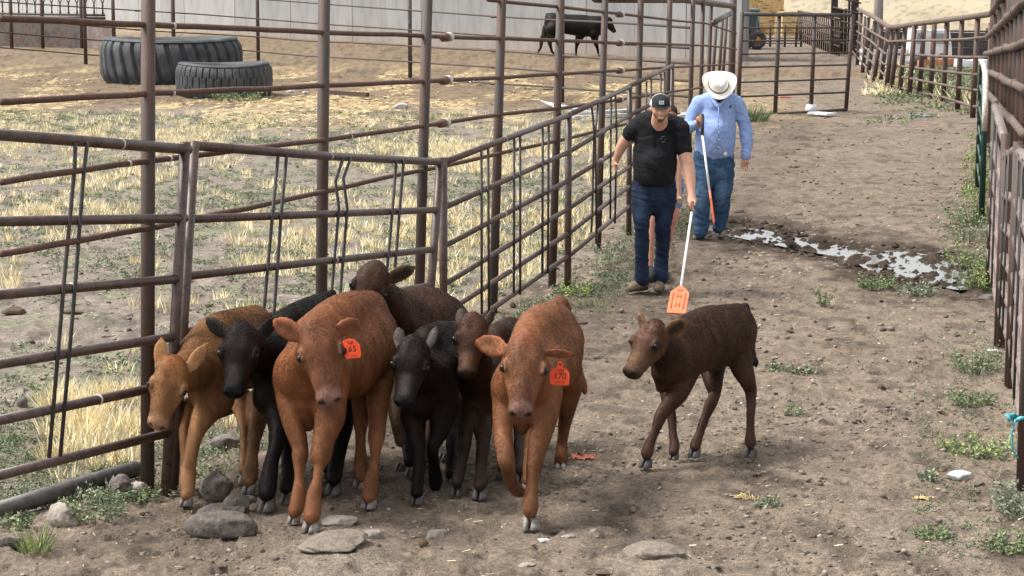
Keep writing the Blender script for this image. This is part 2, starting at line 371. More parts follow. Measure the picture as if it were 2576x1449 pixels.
def leafy(name, cx, cy, hh, spread, nst, ls, cols, seed=0, nl=7, lean=.7):
    """small-leaved weeds: bent stems set with little leaves"""
    rg = np.random.default_rng(seed+505); m = len(cx); i = np.repeat(np.arange(m), nst); n = len(i); a = rg.random(n)*2*np.pi
    sp = (np.asarray(spread)[i] if hasattr(spread, '__len__') else spread); H = (np.asarray(hh)[i] if hasattr(hh, '__len__') else hh)*(.45+.7*rg.random(n))
    rr = np.sqrt(rg.random(n))*sp; bx = np.asarray(cx)[i]+np.cos(a)*rr; by = np.asarray(cy)[i]+np.sin(a)*rr; B = np.stack([bx, by, hgt(bx, by)-.004], 1)
    ll = lean*(.2+rg.random(n)); D = np.stack([np.cos(a)*ll, np.sin(a)*ll, np.ones(n)], 1); D /= np.linalg.norm(D, axis=1)[:, None]; D *= H[:, None]
    w = np.stack([np.sin(a), -np.cos(a), 0*a], 1)*ls*.12; VV = [np.stack([B-w, B+w, B+D], 1).reshape(-1, 3)]; F0 = np.arange(3*n).reshape(-1, 3); FF = [F0]
    cols = np.array(cols); cst = cols[rg.integers(0, len(cols), n)]*.8; CC = [np.repeat(cst, 3, 0)]; off = 3*n
    j = np.repeat(np.arange(n), nl); k = len(j); t = .15+.85*rg.random(k); P = B[j]+D[j]*t[:, None]; a2 = rg.random(k)*2*np.pi; el = rg.normal(.25, .45, k)
    d = np.stack([np.cos(a2)*np.cos(el), np.sin(a2)*np.cos(el), np.sin(el)], 1); s = np.cross(d, rg.normal(0, 1, (k, 3))); s /= np.linalg.norm(s, axis=1)[:, None]; L_ = ls*(.5+.9*rg.random(k))[:, None]
    VV.append(np.stack([P, P+d*L_*.5+s*L_*.22, P+d*L_, P+d*L_*.5-s*L_*.22], 1).reshape(-1, 3)); b = np.arange(k)*4+off; FF += [np.stack([b, b+1, b+2], 1), np.stack([b, b+2, b+3], 1)]
    CC.append(np.repeat(cols[rg.integers(0, len(cols), k)]*(.65+.7*rg.random(k))[:, None], 4, 0))
    o = mkobj(name, np.concatenate(VV), np.concatenate(FF), M_GRASS, None, False, None, np.concatenate(CC)); return tag(o, kind='stuff')
xx, yy = field(9000, 10.2, 44, 2, lambda x, y: sst(.42, .60, fbm(x*.6, y*.45, 62, 3))*.9+.10)
leafy('low_weeds', xx, yy, .05, .11, 9, .026, GRY+GRN[:2], 3, 5, 1.2)
# ------------------------------------------------------------------ calves
M_FUR = mat('calf_fur', (1, 1, 1), .58, var=((.74,)*3, (1.20,)*3), scale=14, bump=.22, bscale=70, attr=True, stretch=(1.4, 1.4, .35), spec=.13)
M_HAIR = mat('calf_hair', (1, 1, 1), .45, var=((.8,)*3, (1.2,)*3), scale=8, attr=True, spec=.13)
M_EYE = mat('calf_eye', (.006, .004, .003), .3, spec=.3)
M_HOOF = mat('hoof_horn', (.10, .085, .075), .5, var=(.30, .26, .23), scale=25, bump=.2, bscale=80)
M_HOOFD = mat('dark_hoof_horn', (.035, .032, .03), .5, var=(.09, .08, .075), scale=25, bump=.2, bscale=80)
def hair(body, V, Q, C, n, ln, back, up=.12, seed=1):
    if n <= 0 or not HAIR: return
    rg = np.random.default_rng(seed); N = normals(V, Q)
    ar = np.linalg.norm(np.cross(V[Q[:, 2]]-V[Q[:, 0]], V[Q[:, 3]]-V[Q[:, 1]]), axis=1); q = rg.choice(len(Q), n, p=ar/ar.sum())
    u, v = rg.random(n)[:, None], rg.random(n)[:, None]; q = Q[q]
    bl = lambda A: (A[q[:, 0]]*(1-u)+A[q[:, 1]]*u)*(1-v)+(A[q[:, 3]]*(1-u)+A[q[:, 2]]*u)*v
    P, n_, c = bl(V), bl(N), bl(C)
    fl = np.array(back)[None]+np.array([0, 0, -1.])*.8+.7*np.stack([fbm(P[:, 0]*9+k*7, P[:, 2]*9+P[:, 1]*9, 3+k)-.5 for k in range(3)], 1)*2
    fl = fl-(fl*n_).sum(1)[:, None]*n_; fl /= np.linalg.norm(fl, axis=1)[:, None]+1e-6
    d = fl+n_*up+rg.normal(0, .06, (n, 3)); d /= np.linalg.norm(d, axis=1)[:, None]
    L_ = ln*(.6+.7*rg.random(n))[:, None]
    pts = np.stack([P-n_*.001, P+d*L_*.5+n_*.0005, P+d*L_+fl*L_*.1-n_*L_*.12], 1).reshape(-1, 3)
    o0 = WLOC[body.name]
    hc = bpy.data.hair_curves.new('coat_hair'); hc.add_curves([3]*n)
    hc.attributes['position'].data.foreach_set('vector', (pts-o0).ravel().astype(np.float32))
    r = hc.attributes.get('radius') or hc.attributes.new('radius', 'FLOAT', 'POINT')
    r.data.foreach_set('value', np.tile([.0007, .0005, .0001], n).astype(np.float32))
    a = hc.attributes.new('Col', 'FLOAT_COLOR', 'CURVE'); cc = np.ones((n, 4)); cc[:, :3] = c*(.86+.30*rg.random(n))[:, None]; a.data.foreach_set('color', cc.ravel())
    hc.materials.append(M_HAIR)
    o = bpy.data.objects.new('coat_hair', hc); link(o, body)
def unit(v): v = np.array(v, float); return v/np.linalg.norm(v)
def hoof(root, pos, toe, lat, w, m):
    """pos = centre of the sole, toe = forward unit, lat = sideways unit"""
    toe, lat = unit(toe), unit(lat); up = unit(np.cross(lat, toe)); up = up if up[2] > 0 else -up
    mb = MB(); n = 14
    for s in (-1, 1):
        V = []
        for h, rl, rf, sh in ((0, .52, .95, .25), (.12, .54, .98, .25), (.55, .5, .82, .1), (1.0, .46, .62, -.15), (1.25, .3, .4, -.2)):
            c = np.array(pos)+up*h*w*1.15+toe*sh*w+lat*s*w*.53
            for k in range(n):
                a = 2*math.pi*k/n; x, y = math.cos(a), math.sin(a); f = rf*(1.15 if x > 0 else .8)
                V.append(c+toe*x*f*w+lat*(y*rl*w-s*(.12*w if x > .7 else 0)))
        Fc = [(i*n+k, i*n+(k+1) % n, (i+1)*n+(k+1) % n, (i+1)*n+k) for i in range(4) for k in range(n)]
        Fc += [tuple(range(n))[::-1], tuple(4*n+k for k in range(n))]
        mb.add(V, Fc)
    return mb.build('hoof', m, root)
def textobj(txt, size, Mx, m, name='writing', parent=None, ext=.0006, shear=0, offs=.0):
    cu = bpy.data.curves.new('t', 'FONT'); cu.body = txt; cu.size = size; cu.align_x = 'CENTER'; cu.align_y = 'CENTER'; cu.extrude = ext; cu.shear = shear; cu.offset = offs
    cu.resolution_u = 3
    o = bpy.data.objects.new('t', cu); SC.collection.objects.link(o); bpy.context.view_layer.update()
    me = bpy.data.meshes.new_from_object(o.evaluated_get(bpy.context.evaluated_depsgraph_get())); bpy.data.objects.remove(o)
    V = np.array([Mx@v.co for v in me.vertices]); Fc = [list(p.vertices) for p in me.polygons]; bpy.data.meshes.remove(me)
    return V, Fc
M_TAG = mat('orange_tag_plastic', (.85, .075, .02), .4, var=(.95, .11, .035), scale=30)
M_INK = mat('black_ink', (.01, .01, .012), .5)
M_INKR = mat('faded_red_ink', (.35, .02, .01), .5)
def ear_tag(root, c, Y, x, y, wd, hg, roll, lines, hook=True):
    X, Yp = cp(c, x, y); o = at(X, Yp, Y); s = CR[c][2]*Y/F; wd *= s; hg *= s
    cr_, sr = math.cos(roll), math.sin(roll)
    R = Matrix(((cr_, -.12, -sr, 0), (-.15*cr_, -1, 0, 0), (sr, 0, cr_, 0), (0, 0, 0, 1)))
    def W(u, v, d=0): return np.array(o+(R@Vector((u, -d, v, 0))).to_3d()*1.) if False else np.array(o+Vector((cr_*u-sr*v, -.15*u-d, sr*u+cr_*v)))
    out = [(-.5, -.42), (-.42, -.5), (.42, -.5), (.5, -.42), (.5, .12), (.40, .28), (.16, .42), (.13, .62), (.05, .74), (-.05, .74), (-.13, .62), (-.16, .42), (-.40, .28), (-.5, .12)]
    if not hook: out = [(-.5, -.35), (-.42, -.5), (.42, -.5), (.5, -.35), (.5, .2), (.2, .5), (-.1, .6), (-.5, .5)]
    n = len(out); V = [W(u*wd, v*hg, -.002) for u, v in out]+[W(u*wd, v*hg, .002) for u, v in out]
    mb = MB(); mb.add(V, [tuple(range(n)), tuple(range(n, 2*n))[::-1]]+[(i, i+n, (i+1) % n+n, (i+1) % n) for i in range(n)])
    t = mb.build('ear_tag', M_TAG, root, smooth=False); t['label'] = 'orange ear tag with handwritten numbers'
    for txt, size, u, v, ink in lines:
        Mx = lambda: None
        q = W(u*wd, v*hg, .0028)
        Mt = Matrix.Translation(Vector(q))@Matrix(((cr_, -sr, 0, 0), (-.15, 0, -1, 0), (sr, cr_, 0, 0), (0, 0, 0, 1)))
        VV, FF = textobj(txt, size*hg, Mt, ink, shear=.12)
        mb = MB(); mb.add(VV, FF); mb.build('writing', ink, t, smooth=False)
    b = MB(); q = W(0, .62*hg if hook else .4*hg, .004); b.tube([q, q+np.array([0, -.006, 0])], .007, 10); b.build('button', M_INKR, t)
HAIR = True
def calf(name, label, c, Y, col, trunk, legs, head, tail=None, group='calves driven along the pen', h=.0085, nh=60000, headk=1., cat='calf', heading=(0, -1), hoofm=None, tags=(), darkback=None, legexp=1.8, ln=.012, hw=None):
    S = SDF(); sc = CR[c][2]
    def nd(x, y, dY): X, Yp = cp(c, x, y); return np.array(at(X, Yp, Y+dY))
    def rm(r, dY): return r*sc*(Y+dY)/F
    B, Lg, Fc_ = col['body'], col.get('leg', col['body']), col.get('face', col['body'])
    for kk, ch in trunk:
        S.chain([nd(q[0], q[1], q[2]) for q in ch], [rm(q[3], q[2]) for q in ch], k=kk*.7, c=B)
    hv = np.array([heading[0], heading[1], 0.]); hv /= np.linalg.norm(hv); latv = np.array([-hv[1], hv[0], 0])
    allp = [nd(q[0], q[1], q[2]) for kk, ch in trunk for q in ch]; ctr = np.mean(allp, 0)
    root = thing(name, label, cat, (ctr[0], ctr[1], 0), group)
    for dY0, ch, end in legs:
        ex, ey = cp(c, end[1], end[2])
        if end[0] == 'g': ep = np.array(G(ex, ey)); Ye = ep[1]
        else: Ye = Y+end[3]; ep = np.array(at(ex, ey, Ye))
        y0, y1 = ch[0][1], max(q[1] for q in ch)
        pts = []; rs = []
        for q in ch:
            t = min(1, max(0, (q[1]-y0)/max(y1-y0, 1))); t = t**.8; dY = dY0*(1-t)+(Ye-Y)*t+(q[3] if len(q) > 3 else 0)
            pts.append(nd(q[0], q[1], dY)); rs.append(rm(q[2], dY))
        pts[-1] = pts[-1]+np.array([0, 0, rs[-1]*.45]) if end[0] == 'g' else pts[-1]; rs[-1] *= .95
        if len(rs) > 5:
            mlow = np.mean(rs[3:]); rs[3:] = [mlow*(x_/mlow)**(legexp if x_ < mlow else 1.0) for x_ in rs[3:]]
        cc = lambda i: np.array(B)*(1-min(1, i/2.5))+np.array(Lg)*min(1, i/2.5)
        rs = [r_*(.95 if i_ > 1 else .98) for i_, r_ in enumerate(rs)]; S.chain(pts, rs, k=.022, cols=[cc(i) for i in range(len(pts))])
        dn = unit(ep-pts[-1]); w_ = end[4] if len(end) > 4 else rs[-1]/sc/((Ye)/F)
        w = rm(w_, Ye-Y)*1.16
        if end[0] == 'g':
            toe = hv*.9+np.array([0, -.3, 0]); pos = ep.copy(); pos[2] = .004
            toe[2] = 0; hoof(root, pos-unit(toe)*w*.3, toe, np.cross([0, 0, 1], unit(toe)), w, hoofm or M_HOOF)
        else:
            toe = np.array(end[5], float) if len(end) > 5 else unit(hv*.2+np.array([0, 0, -1.]))
            lt = unit(np.cross(toe, [0, 1, 0.1])) if abs(unit(toe)[0]) < .8 else np.array([0, 1., 0]); hoof(root, ep-unit(toe)*w*.6, toe, lt, w, hoofm or M_HOOF)
    # head
    P0 = nd(*head['poll']); L = head['L']; fx, fy = cp(c, *head['nose'][:2]); 
    if 'F' in head: Fv = unit(head['F'])
    else:
        a = nd(head['nose'][0], head['nose'][1], head['poll'][2]); dd = a-P0; pl = np.linalg.norm(dd); dy = -math.sqrt(max(L*L-pl*pl, (.25*L)**2)); Fv = unit(dd+np.array([0, dy, 0]))
    lt = head['lat']; Lt = np.array([lt[0], lt[2] if len(lt) > 2 else 0, -lt[1]]); Lt = unit(Lt-Fv*(Lt@Fv))
    U = np.cross(Fv, Lt); R = np.array([Fv, Lt, U])
    hpt = lambda f, l, u: P0+(f*Fv+l*Lt*headk+u*U)*L
    poll_c = col.get('poll', Fc_); mz = col.get('muzzle', Fc_)
    k = .025*L/.4
    S.cone(hpt(.14, 0, -.10), hpt(.38, 0, -.10), .262*L*headk, .248*L*headk, k=k, c=Fc_)
    S.cone(hpt(.30, .09, .03), hpt(.10, .08, .03), .14*L, .13*L, k=k, c=Fc_); S.cone(hpt(.30, -.09, .03), hpt(.10, -.08, .03), .14*L, .13*L, k=k, c=Fc_)
    S.cone(hpt(.38, 0, -.09), hpt(.84, 0, -.11), .238*L*headk, .155*L, k=k, c=Fc_)
    S.cone(hpt(.33, 0, -.24), hpt(.82, 0, -.20), .15*L, .09*L, k=k, c=Fc_)
    for s in (-1, 1):
        S.cone(hpt(.30, s*.12, -.20), hpt(.44, s*.10, -.2), .13*L, .11*L, k=k, c=Fc_)
        S.cone(hpt(.33, s*.215, .0), hpt(.42, s*.215, -.01), .082*L, .07*L, k=k, c=Fc_)
    S.ell(hpt(.0, 0, .04), R, [.13*L, .15*L, .12*L], k=k, c=poll_c)
    S.ell(hpt(.90, 0, -.105), R, [.12*L, .165*L, .128*L], k=.016, c=Fc_)
    S.ell(hpt(.86, 0, -.225), R, [.10*L, .105*L, .06*L], k=.008, c=mz)
    for s in (-1, 1):
        S.ell(hpt(.955, s*.085, -.055), R, [.06*L, .062*L, .055*L], k=.014, c=mz)
        S.ell(hpt(1.005, s*.092, -.055), R, [.055*L, .036*L, .040*L], k=.004, sub=True)
        S.ell(hpt(.41, s*.31, .055), R, [.058*L, .045*L, .036*L], k=.006, sub=True)
        S.cone(hpt(.34, s*.245, .095), hpt(.46, s*.235, .09), .030*L, .022*L, k=.01, c=col.get('eyering', Fc_))
    # paint
    if 'muzzle' in col: S.paint.append((hpt(.92, 0, -.06), hpt(.92, 0, -.2), .145*L, mz, .02*L/.4, 1.))
    if 'bridge' in col: S.paint.append((hpt(.62, 0, .05), hpt(.8, 0, .03), .07*L, col['bridge'], .03, .8))
    if 'halo' in col:
        for s in (-1, 1): S.paint.append((hpt(.36, s*.27, .05), hpt(.50, s*.25, .02), .075*L, col['halo'], .03, .7))
    if 'eyering' in col:
        for s in (-1, 1): S.paint.append((hpt(.38, s*.28, .04), hpt(.45, s*.27, .04), .06*L*col.get('ringk', 1), col['eyering'], .025, .95))
    S.paint.append((hpt(.98, -.12, -.18), hpt(.98, .12, -.18), .012*L, tuple(np.array(mz)*.45), .008, .8))
    for s in (-1, 1): S.paint.append((hpt(.99, s*.092, -.055), hpt(.94, s*.092, -.065), .045*L, tuple(np.array(mz)*.18), .008, .95))
    if 'cheek' in col:
        for s in (-1, 1): S.paint.append((hpt(.62, s*.16, -.12), hpt(.5, s*.16, -.2), .10*L, col['cheek'], .06, .7))
        S.paint.append((hpt(.55, 0, -.32), hpt(.35, 0, -.35), .10*L, col['cheek'], .06, .7))
    if 'tan_muzzle' in col: S.paint.append((hpt(.78, 0, -.02), hpt(.8, 0, -.12), .17*L, col['tan_muzzle'], .04, .8))
    # ears
    if 'dome' in col: S.paint.append((hpt(.12, 0, .16), hpt(.32, 0, .15), .10*L, col['dome'], .05, .6))
    for s, e in zip((-1, 1), head['ears']):
        if e is None: continue
        b0 = hpt(.10, s*.20*headk, -.05); tip = nd(e[0], e[1], e[2]); ax = tip-b0; la = np.linalg.norm(ax); a1 = ax/la
        nrm = np.array(e[4] if len(e) > 4 else (0, -1, -.25), float); nrm = unit(nrm-a1*(nrm@a1)); wd = rm(e[3], e[2])
        m1 = b0+ax*.42+nrm*(-.006); m2 = b0+ax*.72
        ec = col.get('ear', Fc_)
        S.chain([b0, m1, m2, tip], [.055*L, wd, wd*.86, wd*.3], k=.008, c=ec, ax=nrm, fac=max(2.2, wd/.0115))
        S.cone(b0+ax*.30+nrm*.017, b0+ax*.74+nrm*.018, wd*.62, wd*.5, k=.008, ax=nrm, fac=2.4, sub=True)
        if 'ear_in' in col: S.paint.append((b0+ax*.32+nrm*.014, b0+ax*.72+nrm*.014, wd*.55, col['ear_in'], .012, .85))
    for q in col.get('paint', []):
        S.paint.append((nd(*q[0]), nd(*q[1]), rm(q[2], q[0][2]), q[3], rm(q[4], q[0][2]), q[5]))
    if tail: S.chain([nd(*q[:3]) for q in tail], [rm(q[3], q[2]) for q in tail], k=.015, c=col.get('tail', B))
    V, Q = S.mesh(h); V = relax(V, Q, 2, .5); N = normals(V, Q)
    nz = fbm(V[:, 0]*9+V[:, 1]*5, V[:, 2]*8+V[:, 1]*6, 5, 3)-.5; V = V+N*(nz*.009)[:, None]
    hd0 = np.linalg.norm(V-hpt(.45, 0, 0), axis=1); sx = V[:, 0]*hv[0]+V[:, 1]*hv[1]; sl2 = V[:, 0]*latv[0]+V[:, 1]*latv[1]
    rd = 1-np.abs(fbm(sx*13+fbm(V[:, 2]*3, sx*3, 6)*3, V[:, 2]*2.4+sl2*2, 15, 2)-.5)*2
    V = V-N*((rd**3)*.0030*sst(.42, .60, V[:, 2])*sst(.62*L, .95*L, hd0))[:, None]
    C = S.colors(V)
    if darkback is not None:
        mm = sst(.15, .8, N[:, 2])*sst(.75, 1.0, V[:, 2])*.7; hd = np.linalg.norm(V-hpt(.4, 0, 0), axis=1) > .8*L; mm = mm*hd; C = C*(1-mm[:, None])+mm[:, None]*np.array(darkback)
    pat = fbm(V[:, 0]*4+3, V[:, 2]*4+V[:, 1]*4, 11, 3)[:, None]; C = C*(.66+.68*pat)
    wz = fbm(V[:, 0]*5, V[:, 2]*5+V[:, 1]*5, 23, 2)*5; stk = fbm(V[:, 0]*15+V[:, 1]*11+wz, V[:, 2]*5+V[:, 0]*3+wz*.4, 19, 3)[:, None]; C = C*(.66+.68*stk)
    body = mkobj('body', V, Q, M_FUR, root, True, np.array(root.location), C)
    for s in (-1, 1):
        e0 = hpt(.41, s*.262*headk, .052)
        mb = MB(); r = .047*L; n = 12; VV = []; FF = []
        for i in range(n+1):
            for j in range(n*2):
                th, ph = math.pi*i/n, math.pi*j/n; VV.append(e0+r*np.array([math.sin(th)*math.cos(ph), math.sin(th)*math.sin(ph), math.cos(th)]))
        for i in range(n):
            for j in range(n*2): FF.append((i*2*n+j, i*2*n+(j+1) % (2*n), (i+1)*2*n+(j+1) % (2*n), (i+1)*2*n+j))
        mb.add(VV, FF); mb.build('eye', M_EYE, root)
    hair(body, V, Q, C, nh, ln, -hv, seed=len(label))
    for t in tags: ear_tag(root, c, *t)
    return root
RED = dict(ringk=.7, halo=(.30, .15, .07), bridge=(.095, .042, .026), dome=(.11, .043, .02), body=(.165, .064, .027), leg=(.18, .075, .034), face=(.135, .054, .026), muzzle=(.19, .105, .078), ear=(.22, .080, .036), ear_in=(.13, .055, .03), cheek=(.31, .145, .065), poll=(.15, .05, .022))
calf('calf', 'large red-brown calf with square orange tag numbered 65, front of the herd', 'A', 10.55, dict(RED, eyering=(.045, .018, .012), paint=[((905, 1000, -.16), (905, 1040, -.16), 34, (.07, .035, .022), 18, .75), ((795, 1040, -.08), (795, 1060, -.08), 16, (.05, .025, .018), 10, .8)]),
 trunk=[(.09, [(850, 600, 0, 172), (930, 520, .3, 188), (1060, 455, .6, 198), (1120, 410, .85, 160)]), (.07, [(860, 430, .1, 115), (1000, 320, .4, 110), (1130, 292, .8, 100)]),
         (.07, [(760, 625, .02, 96), (850, 700, 0, 110), (935, 660, .02, 104)]), (.06, [(840, 770, -.03, 90), (832, 850, -.04, 42)]), (.08, [(1020, 545, .45, 190), (1150, 480, .8, 130)]),
         (.09, [(840, 590, 0, 150), (885, 500, -.24, 118)])],
  legs=[(.04, [(748, 650, 92), (750, 800, 62), (780, 920, 50), (795, 975, 43), (795, 1012, 45.5), (791, 1062, 31), (791, 1115, 27), (790, 1169, 32), (784, 1222, 36), (775, 1275, 39), (770, 1306, 37)], ('g', 762, 1352, 0, 27)),
        (-.02, [(940, 690, 98), (942, 830, 80), (912, 930, 60), (899, 1009, 58), (893, 1045, 42), (888, 1070, 31), (882, 1130, 25.5), (868, 1185, 36), (861, 1249, 42), (855, 1302, 47), (851, 1336, 43)], ('g', 848, 1392, 0, 38)),
        (.85, [(1190, 520, 100), (1180, 760, 56), (1176, 880, 47), (1172, 929, 44), (1169, 982, 31), (1164, 1036, 23.5), (1156, 1089, 28), (1147, 1142, 38), (1141, 1196, 43), (1136, 1236, 41)], ('g', 1133, 1275, 0, 32)),
        (.9, [(1110, 640, 80), (1096, 850, 37), (1094, 955, 28), (1095, 1025, 36), (1095, 1089, 39), (1096, 1140, 30)], ('g', 1090, 1172, 0, 28))],
  head=dict(poll=(880, 372, -.42), nose=(958, 700), L=.405, lat=(190, -8), ears=((664, 352, -.33, 58), (1086, 352, -.33, 46))),
  tags=[(10.03, 1052, 486, 84, 92, .12, [('65', .46, .0, .0, M_INK), ('17', .26, -.12, .38, M_INK), ('2-23', .17, .05, -.36, M_INKR)], False)], heading=(-.55, -.85), legexp=1.0)
calf('calf', 'red-brown trotting calf with pointed orange tag numbered 170, right end of the front group', 'B', 10.45, dict(RED, body=(.165, .066, .029), face=(.138, .058, .028), leg=(.155, .068, .032), ear_in=(.26, .12, .06), eyering=(.06, .026, .016), paint=[((942, 1000, -.12), (942, 1030, -.12), 34, (.09, .045, .026), 18, .6)]),
 trunk=[(.09, [(890, 570, 0, 172), (965, 460, .35, 190), (1030, 390, .6, 180), (1062, 345, .85, 142)]), (.07, [(890, 400, .12, 110), (960, 268, .4, 116), (1050, 240, .7, 112), (1120, 335, .88, 86)]),
         (.05, [(1050, 180, .8, 60), (1085, 128, .95, 36), (1112, 160, 1.0, 26)]), (.06, [(880, 740, -.03, 100), (872, 815, -.04, 42)]), (.07, [(798, 600, 0, 94), (1000, 610, .02, 90)]),
         (.09, [(890, 570, 0, 150), (900, 475, -.22, 120)]), (.07, [(1060, 480, .6, 130), (1130, 500, .85, 74)])],
  legs=[(.0, [(1005, 640, 88), (995, 780, 72), (960, 900, 60), (942, 1010, 51), (930, 1110, 38), (922, 1180, 40), (918, 1240, 48), (918, 1290, 44)], ('g', 918, 1370, 0, 43)),
        (.0, [(785, 660, 82), (768, 830, 56, -.1), (785, 985, 52, -.22), (797, 1045, 43, -.2), (815, 1110, 38, -.1), (845, 1155, 40, 0), (868, 1168, 34, .0)], ('l', 905, 1168, -.02, 20, (.9, .1, -.25))),
        (.85, [(1140, 560, 78), (1122, 690, 52), (1106, 790, 38, .12), (1092, 890, 31, .15), (1088, 970, 39, .1), (1083, 1020, 40, .1)], ('l', 1083, 1062, 1.1, 26, (0, .6, -.8))),
        (.8, [(930, 700, 80), (922, 850, 40), (912, 950, 32), (905, 1050, 34), (905, 1120, 36)], ('g', 905, 1160, 0, 28))],
  head=dict(poll=(893, 352, -.42), nose=(865, 680), L=.39, lat=(190, 14), ears=((624, 344, -.30, 64, (.15, -1, .0)), (1162, 418, -.30, 37, (-.1, -.8, -.6)))),
  tail=[(1112, 160, .98, 22), (1175, 350, 1.1, 14), (1195, 500, 1.1, 13), (1205, 570, 1.1, 22), (1215, 620, 1.1, 14)],
  tags=[(10.05, 1079, 528, 108, 108, -.04, [('170', .44, 0, -.04, M_INK), ('123', .22, .05, .26, M_INK), ('4-27-23', .17, 0, -.36, M_INKR)], True)], heading=(-.25, -.95), legexp=1.35)
DB = dict(body=(.044, .022, .0145), leg=(.06, .030, .020), face=(.085, .042, .024), poll=(.055, .018, .012), muzzle=(.014, .012, .012), ear=(.16, .085, .04), ear_in=(.018, .015, .013), eyering=(.012, .010, .010), cheek=(.16, .085, .042), tan_muzzle=(.17, .095, .055), tail=(.02, .012, .01))
calf('calf', 'dark brown calf walking alone on the right, black ear lining and muzzle', 'C', 11.85, DB,
 trunk=[(.09, [(520, 580, -.15, 160), (680, 452, 0, 202), (800, 422, .12, 208), (925, 366, .25, 172)]), (.07, [(560, 400, -.1, 130), (650, 335, -.03, 108), (760, 290, .08, 104), (950, 268, .25, 92)]),
         (.05, [(445, 680, -.2, 88), (430, 745, -.2, 42)]), (.08, [(490, 540, -.2, 130), (405, 430, -.32, 100)]), (.05, [(950, 240, .28, 60), (995, 205, .35, 34)])],
  legs=[(-.14, [(600, 660, 88), (545, 790, 72), (472, 885, 56), (428, 945, 48), (388, 1050, 36), (350, 1135, 39), (330, 1200, 46), (322, 1232, 42)], ('g', 318, 1310, 0, 38)),
        (.08, [(470, 720, 64), (470, 840, 42), (500, 950, 34), (508, 1060, 30), (520, 1150, 38), (514, 1215, 40)], ('g', 512, 1255, 0, 30)),
        (.35, [(780, 600, 100), (790, 730, 62), (800, 790, 44, .04), (765, 880, 42), (718, 1000, 34), (690, 1080, 35), (668, 1145, 42), (662, 1180, 38)], ('g', 655, 1238, 0, 36)),
        (.2, [(960, 460, 118), (985, 600, 86), (1028, 715, 56), (1050, 790, 44, .05), (1048, 920, 33), (1045, 1040, 34), (1045, 1120, 42), (1048, 1160, 38)], ('g', 1045, 1235, 0, 36))],
  head=dict(poll=(392, 335, -.42), nose=(200, 590), L=.33, F=(-.50, -.52, -.66), lat=(.70, .06, -.60), ears=((270, 226, -.30, 36, (-.5, -.6, .4)), (594, 292, -.42, 62, (.1, -1, -.25)))),
  tail=[(1010, 190, .34, 26), (1058, 330, .40, 17), (1072, 520, .40, 14), (1080, 575, .40, 26), (1085, 610, .4, 10)],
  heading=(-.75, -.6), hoofm=M_HOOFD, group='calves driven along the pen', darkback=(.026, .012, .009))
TAN = dict(halo=(.40, .24, .12), dome=(.17, .065, .024), body=(.185, .086, .034), leg=(.26, .130, .060), face=(.225, .106, .046), muzzle=(.40, .22, .13), ear=(.42, .22, .10), ear_in=(.36, .19, .09), cheek=(.45, .25, .12), poll=(.26, .085, .03), eyering=(.10, .05, .03), ringk=.8)
calf('calf', 'light tan calf with lowered head beside the fence post, left end of the herd', 'A', 10.95, TAN,
 trunk=[(.09, [(370, 590, .1, 158), (450, 520, .35, 180), (540, 520, .6, 165)]), (.07, [(300, 510, .08, 112), (370, 415, .2, 100), (480, 372, .45, 92), (570, 350, .75, 84)]),
         (.05, [(340, 700, .05, 100), (390, 740, .05, 70)]), (.08, [(300, 560, 0, 125), (210, 620, -.22, 88)])],
  legs=[(.05, [(385, 720, 90), (318, 820, 62), (280, 900, 44), (262, 980, 37), (243, 1060, 40), (238, 1130, 43), (240, 1190, 37), (232, 1225, 34)], ('g', 228, 1262, 0, 28)),
        (.2, [(250, 780, 60), (222, 870, 30), (222, 960, 26), (230, 1060, 28), (232, 1130, 30)], ('g', 232, 1200, 0, 24)),
        (.65, [(600, 740, 70), (582, 850, 46), (562, 970, 32), (553, 1060, 36), (545, 1120, 42), (540, 1155, 36)], ('g', 540, 1200, 0, 27)),
        (.7, [(505, 740, 62), (522, 860, 33), (520, 960, 25), (518, 1050, 28), (518, 1100, 30)], ('g', 516, 1150, 0, 22))],
  head=dict(poll=(172, 560, -.36), nose=(108, 835), L=.345, lat=(180, 36, .12), ears=((108, 433, -.34, 38, (-.2, -1, 0)), (336, 458, -.30, 38, (.3, -1, .1)))),
  heading=(-.6, -.8))
BLK = dict(body=(.0085, .0052, .0045), leg=(.007, .0048, .0044), face=(.014, .0085, .0072), muzzle=(.008, .008, .009), ear=(.022, .018, .016), ear_in=(.012, .012, .012), eyering=(.008, .007, .007), bridge=(.05, .043, .04), cheek=(.03, .02, .014))
calf('calf', 'black calf with pale streaked forehead between the tan and the large red-brown calf', 'A', 11.0, BLK,
 trunk=[(.09, [(690, 570, .1, 150), (760, 450, .4, 165), (850, 390, .7, 145)]), (.07, [(740, 370, .25, 95), (880, 290, .7, 78)]), (.04, [(900, 250, .8, 46), (958, 212, .9, 20)]), (.05, [(650, 720, 0, 95)]*2), (.08, [(680, 560, .05, 130), (570, 500, -.15, 100)])],
  legs=[(.05, [(672, 730, 82), (688, 870, 54), (672, 975, 38), (652, 1050, 41), (640, 1130, 47), (632, 1195, 47), (630, 1215, 42)], ('g', 626, 1288, 0, 38)),
        (.2, [(745, 800, 58), (735, 900, 38), (735, 1000, 34), (738, 1100, 38), (726, 1190, 36)], ('g', 724, 1254, 0, 26)),
        (.75, [(1000, 640, 90), (1010, 820, 56), (1000, 920, 46), (978, 1020, 40), (964, 1110, 42), (962, 1150, 38)], ('g', 960, 1206, 0, 34)),
        (.8, [(930, 740, 60), (930, 950, 34), (935, 1090, 32)], ('g', 935, 1130, 0, 26))],
  head=dict(poll=(512, 392, -.36), nose=(482, 672), L=.36, lat=(190, -4, .05), ears=((326, 340, -.26, 44), (690, 330, -.2, 42))),
  heading=(-.6, -.8), hoofm=M_HOOFD)
